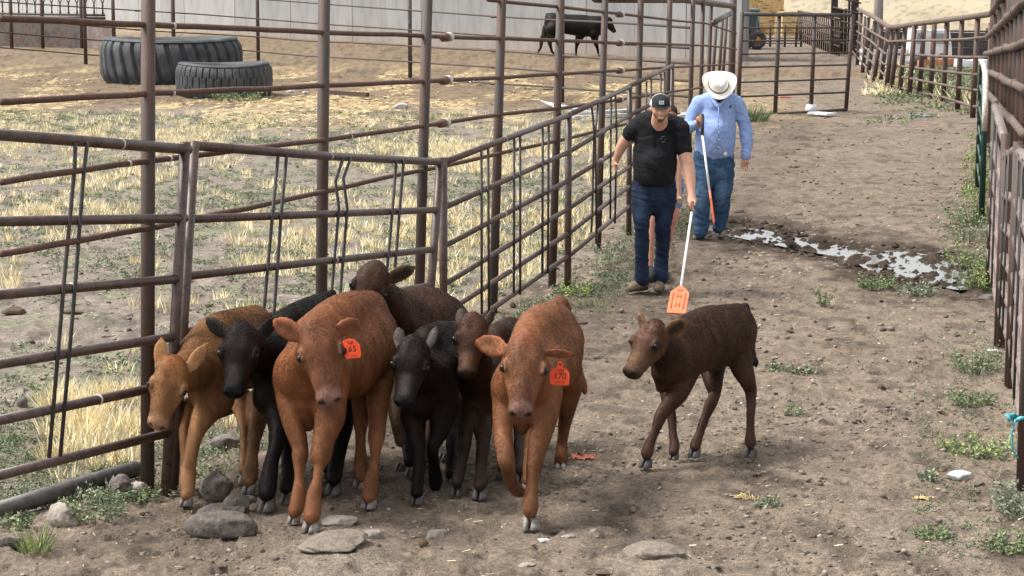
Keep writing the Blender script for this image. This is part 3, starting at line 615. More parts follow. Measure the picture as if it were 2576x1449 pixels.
calf('calf', 'small black calf between the large red-brown calf and the tag 170 calf', 'B', 11.0, dict(BLK, body=(.012, .0065, .005), face=(.012, .0078, .007), ear=(.05, .04, .035), ear_in=(.06, .05, .045), bridge=(.06, .055, .055)),
 trunk=[(.09, [(360, 570, .1, 158), (430, 450, .4, 155), (480, 400, .7, 130)]), (.07, [(360, 345, .25, 95), (420, 320, .45, 90), (505, 300, .7, 72)]), (.05, [(320, 690, 0, 88)]*2), (.08, [(350, 560, .05, 130), (285, 460, -.2, 92)]), (.07, [(440, 610, .05, 88)]*2)],
  legs=[(.05, [(275, 740, 72), (300, 890, 47), (310, 980, 38), (302, 1090, 37), (298, 1150, 40), (297, 1185, 40)], ('g', 295, 1232, 0, 34)),
        (.05, [(455, 690, 88), (418, 840, 54, -.06), (385, 930, 38, -.1), (392, 1020, 36, -.04), (398, 1090, 42), (398, 1135, 38)], ('l', 402, 1182, .02, 26, (.1, .2, -1))),
        (.8, [(240, 800, 46), (250, 940, 32), (255, 1020, 30)], ('g', 258, 1082, 0, 22)),
        (.8, [(500, 780, 56), (490, 950, 30), (482, 1060, 28), (478, 1080, 28)], ('g', 476, 1112, 0, 22))],
  head=dict(poll=(282, 352, -.34), nose=(236, 640), L=.345, lat=(190, 10, .08), ears=((196, 266, -.26, 38, (.1, -1, .2)), (404, 262, -.26, 32, (-.4, -1, .1)))),
  heading=(-.5, -.85), hoofm=M_HOOFD)
calf('calf', 'dark brown calf with black muzzle and pricked ears, half hidden behind the tag 170 calf', 'B', 11.3, dict(DB, body=(.028, .013, .008), face=(.05, .022, .013), leg=(.035, .022, .016), ear=(.05, .038, .03), ear_in=(.04, .033, .028), bridge=(.02, .02, .022), tan_muzzle=(.09, .045, .025), cheek=(.10, .055, .03)),
 trunk=[(.09, [(640, 580, .1, 105), (720, 440, .5, 130), (800, 380, .8, 130)]), (.06, [(640, 700, .05, 75)]*2), (.07, [(740, 330, .5, 90), (810, 295, .8, 90)]), (.08, [(640, 560, .05, 110), (610, 400, -.15, 80)])],
  legs=[(.05, [(590, 690, 66), (570, 800, 44), (562, 900, 34), (542, 1000, 33), (525, 1080, 37), (517, 1130, 38)], ('g', 512, 1185, 0, 30)),
        (.05, [(650, 760, 68), (660, 880, 42), (655, 960, 36), (647, 1050, 33), (645, 1115, 41), (641, 1150, 38)], ('g', 638, 1205, 0, 36)),
        (.8, [(880, 760, 60), (868, 860, 40), (858, 930, 35), (862, 1020, 30), (865, 1060, 34)], ('g', 866, 1110, 0, 28)),
        (.8, [(760, 760, 55), (765, 900, 34), (768, 1050, 30)], ('g', 768, 1085, 0, 24))],
  head=dict(poll=(604, 225, -.34), nose=(576, 480), L=.325, lat=(190, 0, .04), ears=((540, 158, -.26, 34, (-.2, -1, .2)), (722, 168, -.26, 28, (.3, -1, .1)))),
  heading=(-.3, -.95), hoofm=M_HOOFD)
calf('calf', 'brown calf with raised head and black eye patch, rearmost of the herd', 'A', 12.0, dict(DB, body=(.040, .018, .010), face=(.050, .024, .014), poll=(.04, .025, .018), leg=(.14, .075, .045), ear=(.10, .065, .035), ear_in=(.02, .017, .015), tan_muzzle=(.10, .05, .03)),
 trunk=[(.09, [(1290, 390, .05, 150), (1400, 372, .3, 190), (1500, 380, .6, 150)]), (.06, [(1310, 262, .15, 62), (1420, 240, .3, 66), (1520, 290, .6, 66)]), (.08, [(1290, 400, 0, 130), (1190, 230, -.25, 86)]), (.07, [(1320, 300, .05, 100), (1262, 262, -.1, 76), (1205, 215, -.26, 66)])],
  legs=[(.05, [(1270, 560, 80), (1270, 800, 40), (1290, 960, 26)], ('g', 1290, 1090, 0, 22)), (.05, [(1420, 600, 80), (1442, 800, 44), (1430, 940, 30), (1418, 1040, 28)], ('g', 1415, 1100, 0, 24)),
        (.6, [(1540, 480, 80), (1545, 760, 42), (1545, 900, 26)], ('g', 1545, 1040, 0, 22)), (.6, [(1470, 560, 80), (1490, 780, 40), (1495, 900, 26)], ('g', 1500, 1040, 0, 22))],
  head=dict(poll=(1170, 92, -.42), nose=(1080, 330), L=.36, lat=(170, 45, .10), ears=((1128, 66, -.22, 34, (-.4, -.6, .6)), (1362, 84, -.36, 44, (.1, -1, -.3)))),
  heading=(-.7, -.7), hoofm=M_HOOFD, darkback=(.05, .022, .014))
calf('cow', 'black cow walking right in front of the concrete wall', 'E', 75.0, dict(body=(.010, .009, .009), face=(.012, .011, .011), muzzle=(.02, .02, .02)),
 trunk=[(.2, [(1828, 160, .1, 62), (1930, 180, .1, 72), (2050, 190, .1, 80), (2145, 200, 0, 70)]), (.1, [(1800, 125, .1, 28), (1950, 140, .1, 26), (2180, 165, .1, 30)]), (.15, [(2140, 185, 0, 64), (2190, 170, 0, 50), (2235, 160, 0, 36)])],
  legs=[(-.15, [(2135, 240, 42), (2140, 300, 24), (2156, 350, 13), (2165, 400, 10)], ('g', 2170, 420, 0, 9)), (.15, [(2040, 240, 44), (2014, 300, 24), (2002, 350, 12), (2000, 400, 10)], ('g', 2000, 416, 0, 9)),
        (-.15, [(1830, 215, 56), (1806, 275, 34), (1806, 325, 16), (1820, 380, 10), (1830, 395, 10)], ('g', 1834, 408, 0, 9)), (.15, [(1800, 215, 52), (1770, 262, 30), (1744, 298, 19), (1738, 350, 11), (1722, 382, 10)], ('g', 1718, 400, 0, 9))],
  head=dict(poll=(2232, 150, 0), nose=(2285, 235), L=.52, F=(.62, -.15, -.75), lat=(.1, 0, .95), ears=((2228, 158, -.3, 9, (0, -1, 0)), (2240, 140, .3, 9))),
  tail=[(1785, 110, .1, 14), (1768, 180, .1, 7), (1770, 260, .1, 8)], h=.025, nh=0, cat='cow', group=None, heading=(1, 0), hoofm=M_HOOFD)
# ------------------------------------------------------------------ people
M_SKIN = mat('skin', (1, 1, 1), .55, var=((.88,)*3, (1.08,)*3), scale=18, attr=True, spec=.4)
def cloth(name, sc=(.8, 1.15), bump=.4, bs=22, rough=.9, scale=9):
    return mat(name, (1, 1, 1), rough, var=((sc[0],)*3, (sc[1],)*3), scale=scale, bump=bump, bscale=bs, attr=True, spec=.2)
M_TEE = cloth('black_cotton', (.7, 1.3), .5, 26); M_SHIRT = cloth('blue_chambray', (.86, 1.12), .7, 20, scale=30); M_JEAN = cloth('denim', (.72, 1.25), .6, 24, scale=14)
M_BOOT = cloth('suede_boot', (.7, 1.2), .3, 60); M_FELT = cloth('straw_felt', (.93, 1.04), .15, 120)
M_SOLE = mat('boot_sole', (.02, .018, .016), .7); M_LEATH = mat('belt_leather', (.03, .02, .015), .5)
SK = (.56, .31, .215); SK2 = (.42, .20, .13)
class Fig:
    def __init__(s, Y, c): s.Y, s.c = Y, c
    def n(s, x, y, d=0): X, Yp = cp(s.c, x, y); return np.array(at(X, Yp, s.Y+d))
    def r(s, r, d=0): return r*CR[s.c][2]*(s.Y+d)/F
    def chain(s, S, ch, **kw): S.chain([s.n(*q[:2], q[2]) for q in ch], [s.r(q[3], q[2]) for q in ch], **kw)
def finish(S, name, m, root, h, it=2, fold=0., fs=(9, 14), pat=0.):
    V, Q = S.mesh(h); V = relax(V, Q, it, .5); C = S.colors(V)
    if fold:
        N = normals(V, Q); wq = (fbm(V[:, 0]*2.6+V[:, 1]*2, V[:, 2]*2.8, 9)-.5)*9; nz = fbm(V[:, 0]*fs[0]+V[:, 1]*5+wq, V[:, 2]*fs[1]+V[:, 0]*3-wq*.6, 77, 2); rid = np.abs(nz-.5)*2
        V = V+N*((.5-rid)*fold)[:, None]
    if pat: C = C*(1-pat/2+pat*fbm(V[:, 0]*12+V[:, 1]*7, V[:, 2]*12, 13)[:, None])
    return mkobj(name, V, Q, m, root, True, None, C)
def hand(S, f, wrist, palm, tips, thumb, sc=1., c=SK, rp=9):
    """palm then five separate fingers; tips = list of [mid, tip] pixel triples"""
    S.chain([f.n(*wrist), f.n(*palm)], [f.r(rp, wrist[2]), f.r(rp*1.35, palm[2])], k=.012, c=c)
    for ch in tips+[thumb]:
        S.chain([f.n(*palm)]+[f.n(*q) for q in ch], [f.r(rp*.8)]+[f.r(5.4*sc)]*(len(ch)-1)+[f.r(4.4*sc)], k=.004, c=c, sm=2)
def person_head(S, f, x, y, d, r, c=SK, beard=None, tilt=(0, -.25), grin=True):
    """skull centre at pixel (x, y), r = half head width in pixels"""
    u = f.r(r, d); o = f.n(x, y, d); Fd = unit((tilt[0], -1, tilt[1])); Lt = unit(np.cross([0, 0, 1], Fd)*-1); Lt = unit(np.cross(Fd, [0, 0, 1.])) ; U = np.cross(Lt, Fd)
    if U[2] < 0: U = -U
    R = np.array([Fd, Lt, U]); h = lambda a, b, e: o+(a*Fd+b*Lt+e*U)*u
    S.ell(h(-.12, 0, .28), R, [1.22*u, .98*u, 1.12*u], k=.01, c=c)
    S.cone(h(.28, 0, -.35), h(.42, 0, -.92), .70*u, .42*u, k=.02, c=c)
    S.cone(h(.1, 0, -.5), h(.0, 0, -.9), .66*u, .5*u, k=.02, c=c)
    for s in (-1, 1):
        S.cone(h(.55, s*.35, .12), h(.5, s*.42, -.15), .30*u, .36*u, k=.012, c=c)
        S.ell(h(.98, s*.36, .13), R, [.16*u, .20*u, .12*u], k=.012, sub=True)
        S.ell(h(-.05, s*1.0, .0), R, [.22*u, .12*u, .32*u], k=.006, c=c)
        S.paint.append((h(1.02, s*.36, .10), h(1.02, s*.30, .10), .09*u, (.03, .02, .018), .008, .9))
        S.paint.append((h(1.05, s*.24, .30), h(1.0, s*.50, .30), .05*u, (.06, .035, .02), .006, .8))
    S.cone(h(.98, 0, .18), h(1.22, 0, -.22), .13*u, .20*u, k=.012, c=c); S.cone(h(1.08, -.13, -.26), h(1.08, .13, -.26), .10*u, .10*u, k=.008, c=c)
    S.cone(h(.93, -.22, -.60), h(.93, .22, -.60), .10*u, .10*u, k=.01, c=(.45, .17, .13)); S.cone(h(.90, -.2, -.76), h(.90, .2, -.76), .12*u, .12*u, k=.01, c=(.45, .17, .13))
    if beard is not None:
        for s in (-1, 1): S.paint.append((h(.2, s*.85, -.35), h(.7, s*.55, -.75), .24*u, beard, .02, .85))
        S.paint.append((h(.85, -.3, -1.1), h(.85, .3, -1.1), .30*u, beard, .02, .9)); S.paint.append((h(1.1, -.3, -.48), h(1.1, .3, -.48), .08*u, beard, .012, .8))
    if grin: S.paint.append((h(1.02, -.20, -.67), h(1.02, .20, -.67), .055*u, (.8, .76, .7), .006, .95))
    return h, R, u
# --- the man in the black tee, trimmed beard, cap
f = Fig(18.3, 'P'); b0 = f.n(400, 1350, 0)
R1 = thing('person', 'man in black t-shirt, dark jeans and black cap leaning forward with a paddle', 'person', (b0[0], b0[1], 0))
S = SDF(); ph, pR, pu = person_head(S, f, 432, 310, -.28, 55, beard=(.06, .028, .016), tilt=(0, -.18))
S.chain([f.n(430, 320, -.18), f.n(425, 395, -.06)], [f.r(40), f.r(50)], k=.02, c=SK)
f.chain(S, [(425, 400, 0, 52), (400, 520, .03, 95), (395, 700, .03, 95)], k=.03, c=SK, ax=(0, 1, 0), fac=1.5)
f.chain(S, [(312, 402, .03, 30), (256, 450, .04, 31), (212, 515, .08, 32), (192, 560, .10, 25), (176, 600, .12, 18)], k=.02, c=SK)
f.chain(S, [(540, 430, .0, 36), (567, 540, -.04, 38), (590, 630, -.08, 38), (604, 720, -.14, 32), (612, 795, -.2, 20)], k=.02, c=SK)
hand(S, f, (174, 603, .12), (168, 628, .12), [[(160, 645, .10), (166, 662, .09)], [(166, 650, .09), (176, 668, .08)], [(174, 650, .10), (183, 664, .09)], [(180, 645, .12), (187, 656, .11)]], [(182, 625, .06), (189, 642, .05)], 1., rp=15)
hand(S, f, (613, 800, -.2), (614, 835, -.22), [[(598, 848, -.27), (604, 868, -.27), (618, 868, -.25)], [(602, 862, -.28), (610, 880, -.27), (622, 878, -.24)], [(606, 872, -.27), (614, 890, -.26), (624, 886, -.23)], [(612, 880, -.25), (619, 897, -.25), (627, 892, -.22)]], [(632, 840, -.28), (628, 866, -.30)], 1.15, rp=21)
f.chain(S, [(345, 780, .02, 42), (325, 960, -.05, 28), (328, 1080, -.03, 28), (325, 1290, .0, 24)], k=.03, c=SK); f.chain(S, [(448, 780, .03, 42), (446, 970, 0, 28), (444, 1080, .08, 26), (438, 1200, .10, 24), (433, 1280, .06, 24)], k=.03, c=SK)
finish(S, 'body', M_SKIN, R1, .007, 2)
T = SDF(); BK = (.011, .011, .013)
f.chain(T, [(318, 392, .03, 46), (370, 372, .0, 50), (430, 392, -.02, 56), (490, 392, .0, 52), (540, 418, .02, 52)], k=.04, c=BK)
f.chain(T, [(405, 450, .03, 122), (402, 550, .02, 124), (398, 650, .0, 124), (397, 715, .03, 118)], k=.05, c=BK, ax=(0, 1, 0), fac=1.42)
f.chain(T, [(400, 620, -.09, 74), (400, 690, -.06, 84)], k=.05, c=BK, ax=(0, 1, 0), fac=1.3)
f.chain(T, [(316, 400, .03, 52), (274, 430, .03, 46), (256, 452, .04, 41)], k=.025, c=BK); f.chain(T, [(540, 430, .0, 54), (562, 500, -.02, 46), (568, 545, -.04, 44)], k=.025, c=BK)
T.ell(f.n(408, 790, 0), np.eye(3), [.3, .3, f.r(52)], k=.01, sub=True); T.ell(f.n(430, 338, -.08), np.eye(3), [f.r(44), .11, f.r(36)], k=.008, sub=True)
ts = finish(T, 't_shirt', M_TEE, R1, .0085, 2, fold=.018, fs=(4, 9))
J = SDF(); JN = (.013, .022, .046)
f.chain(J, [(395, 745, .03, 124), (393, 800, .03, 122)], k=.04, c=JN, ax=(0, 1, 0), fac=1.45)
f.chain(J, [(336, 790, .02, 72), (326, 880, -.04, 59), (324, 960, -.09, 44), (326, 1080, -.05, 40), (325, 1200, .0, 37), (324, 1292, .0, 40)], k=.008, c=JN)
f.chain(J, [(456, 790, .03, 70), (458, 880, .03, 56), (448, 970, .02, 46), (444, 1080, .08, 42), (438, 1200, .10, 38), (433, 1280, .06, 41)], k=.008, c=JN)
J.paint += [(f.n(330, 800, -.15), f.n(326, 950, -.15), f.r(26), (.025, .045, .09), .05, .6), (f.n(455, 800, -.15), f.n(448, 950, -.1), f.r(26), (.025, .045, .09), .05, .6)]
finish(J, 'jeans', M_JEAN, R1, .0085, 2, fold=.016, fs=(5, 16), pat=.35)
def boot(root, f, ank, heel, toe, w, c):
    B = SDF(); a, h_, t_ = f.n(*ank), np.array(G(*cp(f.c, heel[0], heel[1]))), np.array(G(*cp(f.c, toe[0], toe[1])))
    B.chain([a+np.array([0, 0, .02]), np.array([h_[0], h_[1], .09])], [f.r(w)]*2, k=.02, c=c)
    B.chain([h_+[0, 0, .045], (h_+t_)/2+np.array([0, 0, .055]), t_+[0, 0, .035]], [.042, .046, .034], k=.03, c=c)
    b = finish(B, 'boot', M_BOOT, root, .007, 1, pat=.3)
    mb = MB(); d = unit(t_-h_); l = np.array([-d[1], d[0], 0]); n = 16; out = []
    for k in range(n):
        a_ = 2*math.pi*k/n; L2 = np.linalg.norm(t_-h_)/2; out.append((h_+t_)/2+d*(L2+.045)*math.cos(a_)+l*.047*math.sin(a_)*(1-.15*math.cos(a_)))
    V = [q+np.array([0, 0, .002]) for q in out]+[q+np.array([0, 0, .018]) for q in out]; mb.add(V, [tuple(range(n))[::-1], tuple(range(n, 2*n))]+[(i, (i+1) % n, (i+1) % n+n, i+n) for i in range(n)]); mb.build('sole', M_SOLE, b)
BC = (.22, .165, .115)
boot(R1, f, (328, 1290, .0), (338, 1350), (262, 1362), 32, BC); boot(R1, f, (430, 1285, .06), (432, 1338), (420, 1362), 32, BC)
# cap: crown with white mesh sides, dark front, bent peak
def lathe_cap(root, h, u):
    K = SDF(); R = pR
    K.ell(h(-.14, 0, .42), R, [1.34*u, 1.14*u, 1.22*u], k=.003, c=(.75, .76, .78)); K.ell(h(-.14, 0, -1.3), R, [3*u, 3*u, 1.84*u], k=.004, sub=True)
    V, Q = K.mesh(.007); V = relax(V, Q, 2); C = np.tile([.72, .74, .76], (len(V), 1))
    L = (V-h(0, 0, 0))@R.T/u; m = (np.abs(L[:, 1]) < .97) & (L[:, 0] > -.2); C[m] = (.022, .024, .027)
    cr = mkobj('cap', V, Q, M_FELT, root, True, None, C)
    B = SDF(); B.cone(h(.75, 0, .62), h(1.45, 0, .52), .98*u, .80*u, c=(.02, .022, .025), ax=R[2], fac=11., k=.01)
    B.cone(h(.7, 0, .55), h(1.53, 0, .44), .93*u, .76*u, ax=R[2], fac=11., k=.004, sub=True)
    V, Q = B.mesh(.007); mkobj('peak', relax(V, Q, 1), Q, M_FELT, cr, True, None, np.tile([.02, .022, .025], (len(V), 1)))
    m_ = MB(); q = h(1.19, 0, .98); z = unit(R[2]-R[0]*.5); x = R[1]
    for (u0, v0, u1, v1) in ((-.26, -.2, -.16, .22), (.16, -.2, .26, .22), (-.16, .02, .16, .1), (-.12, -.2, .12, -.06), (-.1, .1, .1, .22)):
        c_ = [q+x*u*a+z*u*b for a, b in ((u0, v0), (u1, v0), (u1, v1), (u0, v1))]
        nn = unit(np.cross(c_[1]-c_[0], c_[3]-c_[0])); nn = nn if nn[1] < 0 else -nn
        V = [p+nn*.0 for p in c_]+[p+nn*.012 for p in c_]; m_.add(V, [(0, 1, 2, 3), (4, 5, 6, 7), (0, 1, 5, 4), (1, 2, 6, 5), (2, 3, 7, 6), (3, 0, 4, 7)])
    m_.build('cap_badge', mat('badge_grey', (.34, .36, .36), .6), cr, smooth=False)
lathe_cap(R1, ph, pu)
# small pale print on the chest
m_ = MB()
for a, b, c_, d in ((438, 470, 458, 464), (432, 482, 442, 476), (456, 486, 466, 480), (440, 500, 462, 494)):
    p0, p1 = f.n(a, b, -.245), f.n(c_, d, -.245); m_.tube([p0, p1], .004, 6)
m_.build('chest_print', mat('print_grey', (.06, .065, .07), .8), R1)
# --- sorting paddles (held: things of their own)
M_SHAFT = mat('white_fibreglass', (.72, .74, .76), .35, var=(.8, .8, .8), scale=12); M_GRIP = mat('black_rubber_grip', (.02, .02, .022), .7); M_PAD = mat('orange_paddle_plastic', (.82, .17, .065), .45, var=(.9, .23, .09), scale=16)
M_PADD = mat('paddle_rib_orange', (.55, .07, .03), .6)  # deeper orange plastic for the moulded ribs
def paddle(label, grip0, grip1, neck, tip, wd, side, r=.011):
    g0, g1, nk, tp = [np.array(q) for q in (grip0, grip1, neck, tip)]
    root = thing('sorting_paddle', label, 'paddle', tuple(tp), 'sorting paddles held by the men')
    b = MB(); b.tube([g1, nk], r, 10); b.build('shaft', M_SHAFT, root); b = MB(); b.tube([g0, g1], r*1.5, 12); b.build('grip', M_GRIP, root)
    d = unit(tp-nk); L = np.linalg.norm(tp-nk); s = unit(side-d*(np.array(side)@d)); nn = np.cross(d, s)
    out = [(-.03, .06), (-.03, -.06), (.10, -.30), (.22, -.5), (.96, -.5), (1, -.46), (1, .46), (.96, .5), (.22, .5), (.10, .30)]
    n = len(out); P = [nk+d*a*L+s*b_*wd for a, b_ in out]; t = .009
    mb = MB(); mb.add([p-nn*t for p in P]+[p+nn*t for p in P], [tuple(range(n)), tuple(range(n, 2*n))[::-1]]+[(i, i+n, (i+1) % n+n, (i+1) % n) for i in range(n)])
    bl = mb.build('paddle_blade', M_PAD, root, smooth=False)
    fs_ = -1 if nn[1] > 0 else 1
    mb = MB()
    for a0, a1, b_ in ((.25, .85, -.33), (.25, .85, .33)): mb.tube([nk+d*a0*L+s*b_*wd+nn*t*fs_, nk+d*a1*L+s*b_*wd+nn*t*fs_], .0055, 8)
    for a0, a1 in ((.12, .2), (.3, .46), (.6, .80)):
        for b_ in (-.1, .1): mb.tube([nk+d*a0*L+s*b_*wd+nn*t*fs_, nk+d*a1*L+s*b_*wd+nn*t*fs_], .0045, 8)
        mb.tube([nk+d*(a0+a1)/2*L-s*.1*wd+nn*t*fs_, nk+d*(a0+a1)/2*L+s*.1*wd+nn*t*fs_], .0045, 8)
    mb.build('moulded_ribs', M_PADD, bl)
paddle('orange sorting paddle with white shaft held down behind the lone dark brown calf', f.n(604, 850, -.22), f.n(613, 900, -.25), at(1713, 722, 17.15), at(1701, 789, 16.9), .155, (1, .1, .2))
# --- the man in the blue shirt and white hat
f = Fig(21.9, 'P'); b0 = f.n(735, 1040, 0)
R2 = thing('person', 'man in a light blue long-sleeved shirt, jeans and wide white western hat, looking down', 'person', (b0[0], b0[1], 0))
S = SDF(); h2, R_, u2 = person_head(S, f, 768, 205, -.10, 40, beard=(.018, .014, .012), tilt=(0, -.9), grin=False); R_2 = R_
S.chain([f.n(768, 215, -.05), f.n(765, 275, .03)], [f.r(36), f.r(42)], k=.02, c=SK2)
f.chain(S, [(765, 280, .03, 42), (750, 400, .03, 80), (745, 560, .03, 80)], k=.03, c=SK, ax=(0, 1, 0), fac=1.4)
f.chain(S, [(655, 275, .03, 32), (600, 420, -.03, 24), (655, 395, -.22, 17)], k=.02, c=SK2, sm=1); f.chain(S, [(870, 275, .03, 32), (925, 440, .03, 24), (925, 590, -.03, 16)], k=.02, c=SK2)
hand(S, f, (650, 385, -.24), (656, 366, -.26), [[(668, 350, -.31), (681, 352, -.30)], [(671, 361, -.32), (684, 362, -.30)], [(671, 372, -.32), (684, 374, -.30)], [(668, 383, -.31), (681, 386, -.29)]], [(664, 342, -.30), (680, 338, -.30)], 1.1, c=SK2, rp=14)
hand(S, f, (925, 592, -.03), (922, 612, -.04), [[(902, 622, -.07), (897, 636, -.08)], [(908, 634, -.07), (908, 654, -.08)], [(920, 638, -.07), (924, 662, -.08)], [(932, 634, -.06), (938, 652, -.07)]], [(938, 614, -.06), (948, 630, -.07)], 1.1, c=SK2, rp=16)
f.chain(S, [(692, 640, .02, 40), (668, 800, -.05, 28), (670, 900, -.02, 26), (664, 1010, .0, 24)], k=.03, c=SK); f.chain(S, [(790, 640, .03, 40), (785, 800, .02, 28), (778, 900, .1, 26), (768, 985, .14, 24)], k=.03, c=SK)
finish(S, 'body', M_SKIN, R2, .0075, 2)
T = SDF(); BL = (.26, .36, .62)
f.chain(T, [(668, 268, .04, 40), (720, 248, .0, 42), (768, 262, -.03, 44), (825, 252, .0, 42), (868, 275, .04, 40)], k=.04, c=BL)
f.chain(T, [(762, 320, .03, 102), (752, 420, .02, 112), (748, 500, .02, 112), (742, 562, .03, 108)], k=.05, c=BL, ax=(0, 1, 0), fac=1.3)
f.chain(T, [(755, 440, -.10, 66), (752, 510, -.08, 74)], k=.06, c=BL, ax=(0, 1, 0), fac=1.2)
f.chain(T, [(655, 280, .04, 44), (615, 350, .02, 38), (598, 408, -.04, 36), (622, 405, -.13, 30), (646, 390, -.21, 23)], k=.025, c=BL)
f.chain(T, [(872, 285, .04, 46), (902, 350, .04, 38), (925, 440, .03, 36), (932, 520, .0, 32), (926, 578, -.03, 26)], k=.025, c=BL)
for s in (-1, 1): T.cone(f.n(768+s*4, 292, -.16), f.n(768+s*42, 236, -.07), f.r(9), f.r(14), k=.01, c=BL)
T.ell(f.n(768, 230, -.06), np.eye(3), [f.r(32), .13, f.r(46)], k=.01, sub=True); T.ell(f.n(748, 652, 0), np.eye(3), [.3, .3, f.r(60)], k=.01, sub=True)
sh = finish(T, 'shirt', M_SHIRT, R2, .009, 2, fold=.018, fs=(4, 7))
mb = MB()
for y in (308, 352, 396, 440, 484, 528): q = f.n(768, y, -.272 if y > 380 else -.235); mb.tube([q, q+np.array([0, -.006, 0])], .006, 10)
mb.build('shirt_buttons', mat('button_white', (.8, .8, .8), .4), sh)
mb = MB(); mb.tube([f.n(768, 290, -.215), f.n(766, 400, -.262), f.n(764, 545, -.262)], .007, 6); mb.build('placket', mat('placket_blue', (.17, .27, .55), .9), sh)
mb = MB(); q = f.n(833, 300, -.19); mb.tube([q, q+np.array([.012, -.005, .03])], .009, 6); mb.build('chest_emblem', mat('navy_thread', (.02, .025, .08), .8), sh)
T = SDF(); f.chain(T, [(796, 556, -.13, 15), (804, 566, -.13, 14)], c=(.75, .75, .76)); finish(T, 'undershirt', M_FELT, R2, .01, 1)
J = SDF(); JN = (.038, .078, .145)
f.chain(J, [(740, 585, .03, 114), (738, 640, .03, 112)], k=.04, c=JN, ax=(0, 1, 0), fac=1.35)
f.chain(J, [(690, 640, .02, 68), (676, 730, -.02, 58), (668, 800, -.05, 50), (670, 900, -.02, 43), (664, 1010, .0, 40)], k=.008, c=JN)
f.chain(J, [(792, 640, .03, 68), (790, 730, .03, 60), (785, 800, .02, 55), (778, 900, .1, 46), (768, 985, .14, 40)], k=.008, c=JN)
J.paint += [(f.n(680, 680, -.2), f.n(668, 860, -.15), f.r(30), (.14, .24, .36), .06, .7), (f.n(792, 680, -.15), f.n(785, 850, -.1), f.r(28), (.13, .22, .34), .06, .6)]
finish(J, 'jeans', M_JEAN, R2, .009, 2, fold=.022, fs=(5, 8), pat=.4)

boot(R2, f, (664, 1010, .0), (668, 1048), (640, 1062), 30, (.30, .25, .19)); boot(R2, f, (768, 985, .14), (775, 1036), (778, 1054), 30, (.34, .28, .21))
# hat: pinched crown on an upswept brim, tipped forward
HF_ = unit((0, -.66, -.75)); HL = np.array([1., 0, 0]); HU = unit(np.cross(HL, HF_)); HU = HU if HU[2] > 0 else -HU
hc = f.n(768, 168, -.10); hu = f.r(54, -.1); hp = lambda a, b, e: hc+(a*HF_+b*HL+e*HU)*hu
mb = MB(); n = 64; rings = []; prof = [(1.0, .0), (1.12, -.02), (1.35, .0), (1.6, .04), (1.82, .10), (1.9, .16)]
for (rr, zz) in prof+[(a-.015, b+.05) for a, b in prof[::-1]]:
    ring = []
    for k in range(n):
        a = 2*math.pi*k/n; ca, sa = math.cos(a), math.sin(a); w_ = (rr-1)/.9
        ring.append(hp(ca*(1.02+(rr-1)*(.72+.10*(ca > 0)))*1.12, sa*rr*(1-.04*w_), zz+w_**1.5*(.75*abs(sa)**2.4-.18*abs(ca)**2)))
    rings.append(ring)
V = np.array(rings).reshape(-1, 3); m_ = len(rings); Fc = [(i*n+k, i*n+(k+1) % n, ((i+1) % m_)*n+(k+1) % n, ((i+1) % m_)*n+k) for i in range(m_) for k in range(n)]
M_HAT = mat('white_straw_hat', (.80, .77, .70), .8, var=(.86, .84, .79), scale=40, bump=.2, bscale=160)
mb.add(V, Fc); brim = mb.build('hat', M_HAT, R2)
mb = MB(); rings = []
for (rr, zz) in ((1.03, 0), (1.0, .25), (.96, .6), (.92, .9), (.82, 1.1), (.6, 1.16), (.3, 1.08), (.02, 1.0)):
    rings.append([hp(math.cos(2*math.pi*k/n)*rr*1.16, math.sin(2*math.pi*k/n)*rr*(1-.12*(zz > .5)*max(0, math.cos(2*math.pi*k/n))), zz-(.16*max(0, 1-abs(math.sin(2*math.pi*k/n)*rr)*3) if zz > .85 else 0)) for k in range(n)])
V = np.array(rings).reshape(-1, 3); mb.add(V, [(i*n+k, i*n+(k+1) % n, (i+1)*n+(k+1) % n, (i+1)*n+k) for i in range(len(rings)-1) for k in range(n)]); mb.build('hat_crown', M_HAT, brim)
mb = MB(); mb.tube([hp(math.cos(2*math.pi*k/48)*1.19, math.sin(2*math.pi*k/48)*1.035, .09) for k in range(49)], .009, 6); mb.build('hat_band', mat('hat_band', (.16, .13, .10), .7), brim)
paddle('orange sorting paddle with white shaft held upright across the blue-shirted man', f.n(674, 338, -.32), f.n(674, 458, -.40), f.n(716, 785, -.66), f.n(742, 970, -.74), .15, (.10, .9, -.2), r=.012)
# --- the third walker, mostly hidden behind the man in black
f = Fig(19.5, 'P'); b0 = f.n(470, 1300, 0)
R3 = thing('person', 'dark-haired walker in denim shorts mostly hidden behind the man in the black t-shirt', 'person', (b0[0], b0[1], 0))
S = SDF(); h3, R_, u3 = person_head(S, f, 492, 340, 0, 36, c=SK2, tilt=(.1, -.2), grin=False)
f.chain(S, [(490, 360, 0, 24), (480, 430, .04, 30)], c=SK2); f.chain(S, [(478, 470, .05, 62), (470, 720, .05, 66)], c=SK2, ax=(0, 1, 0), fac=1.5)
f.chain(S, [(508, 470, .05, 32), (538, 560, .04, 24), (536, 650, 0, 20), (538, 800, -.03, 15)], c=SK, k=.02); f.chain(S, [(420, 470, .05, 30), (400, 600, .05, 22), (410, 760, 0, 15)], c=SK, k=.02)
f.chain(S, [(500, 800, .05, 46), (508, 920, .02, 32), (488, 1000, .06, 27), (458, 1180, .08, 18), (452, 1260, .08, 16)], c=(.50, .24, .17), k=.02); f.chain(S, [(435, 800, .05, 46), (400, 920, .0, 26), (386, 1000, 0, 20), (376, 1180, .0, 15), (374, 1250, .0, 14)], c=(.50, .24, .17), k=.02)
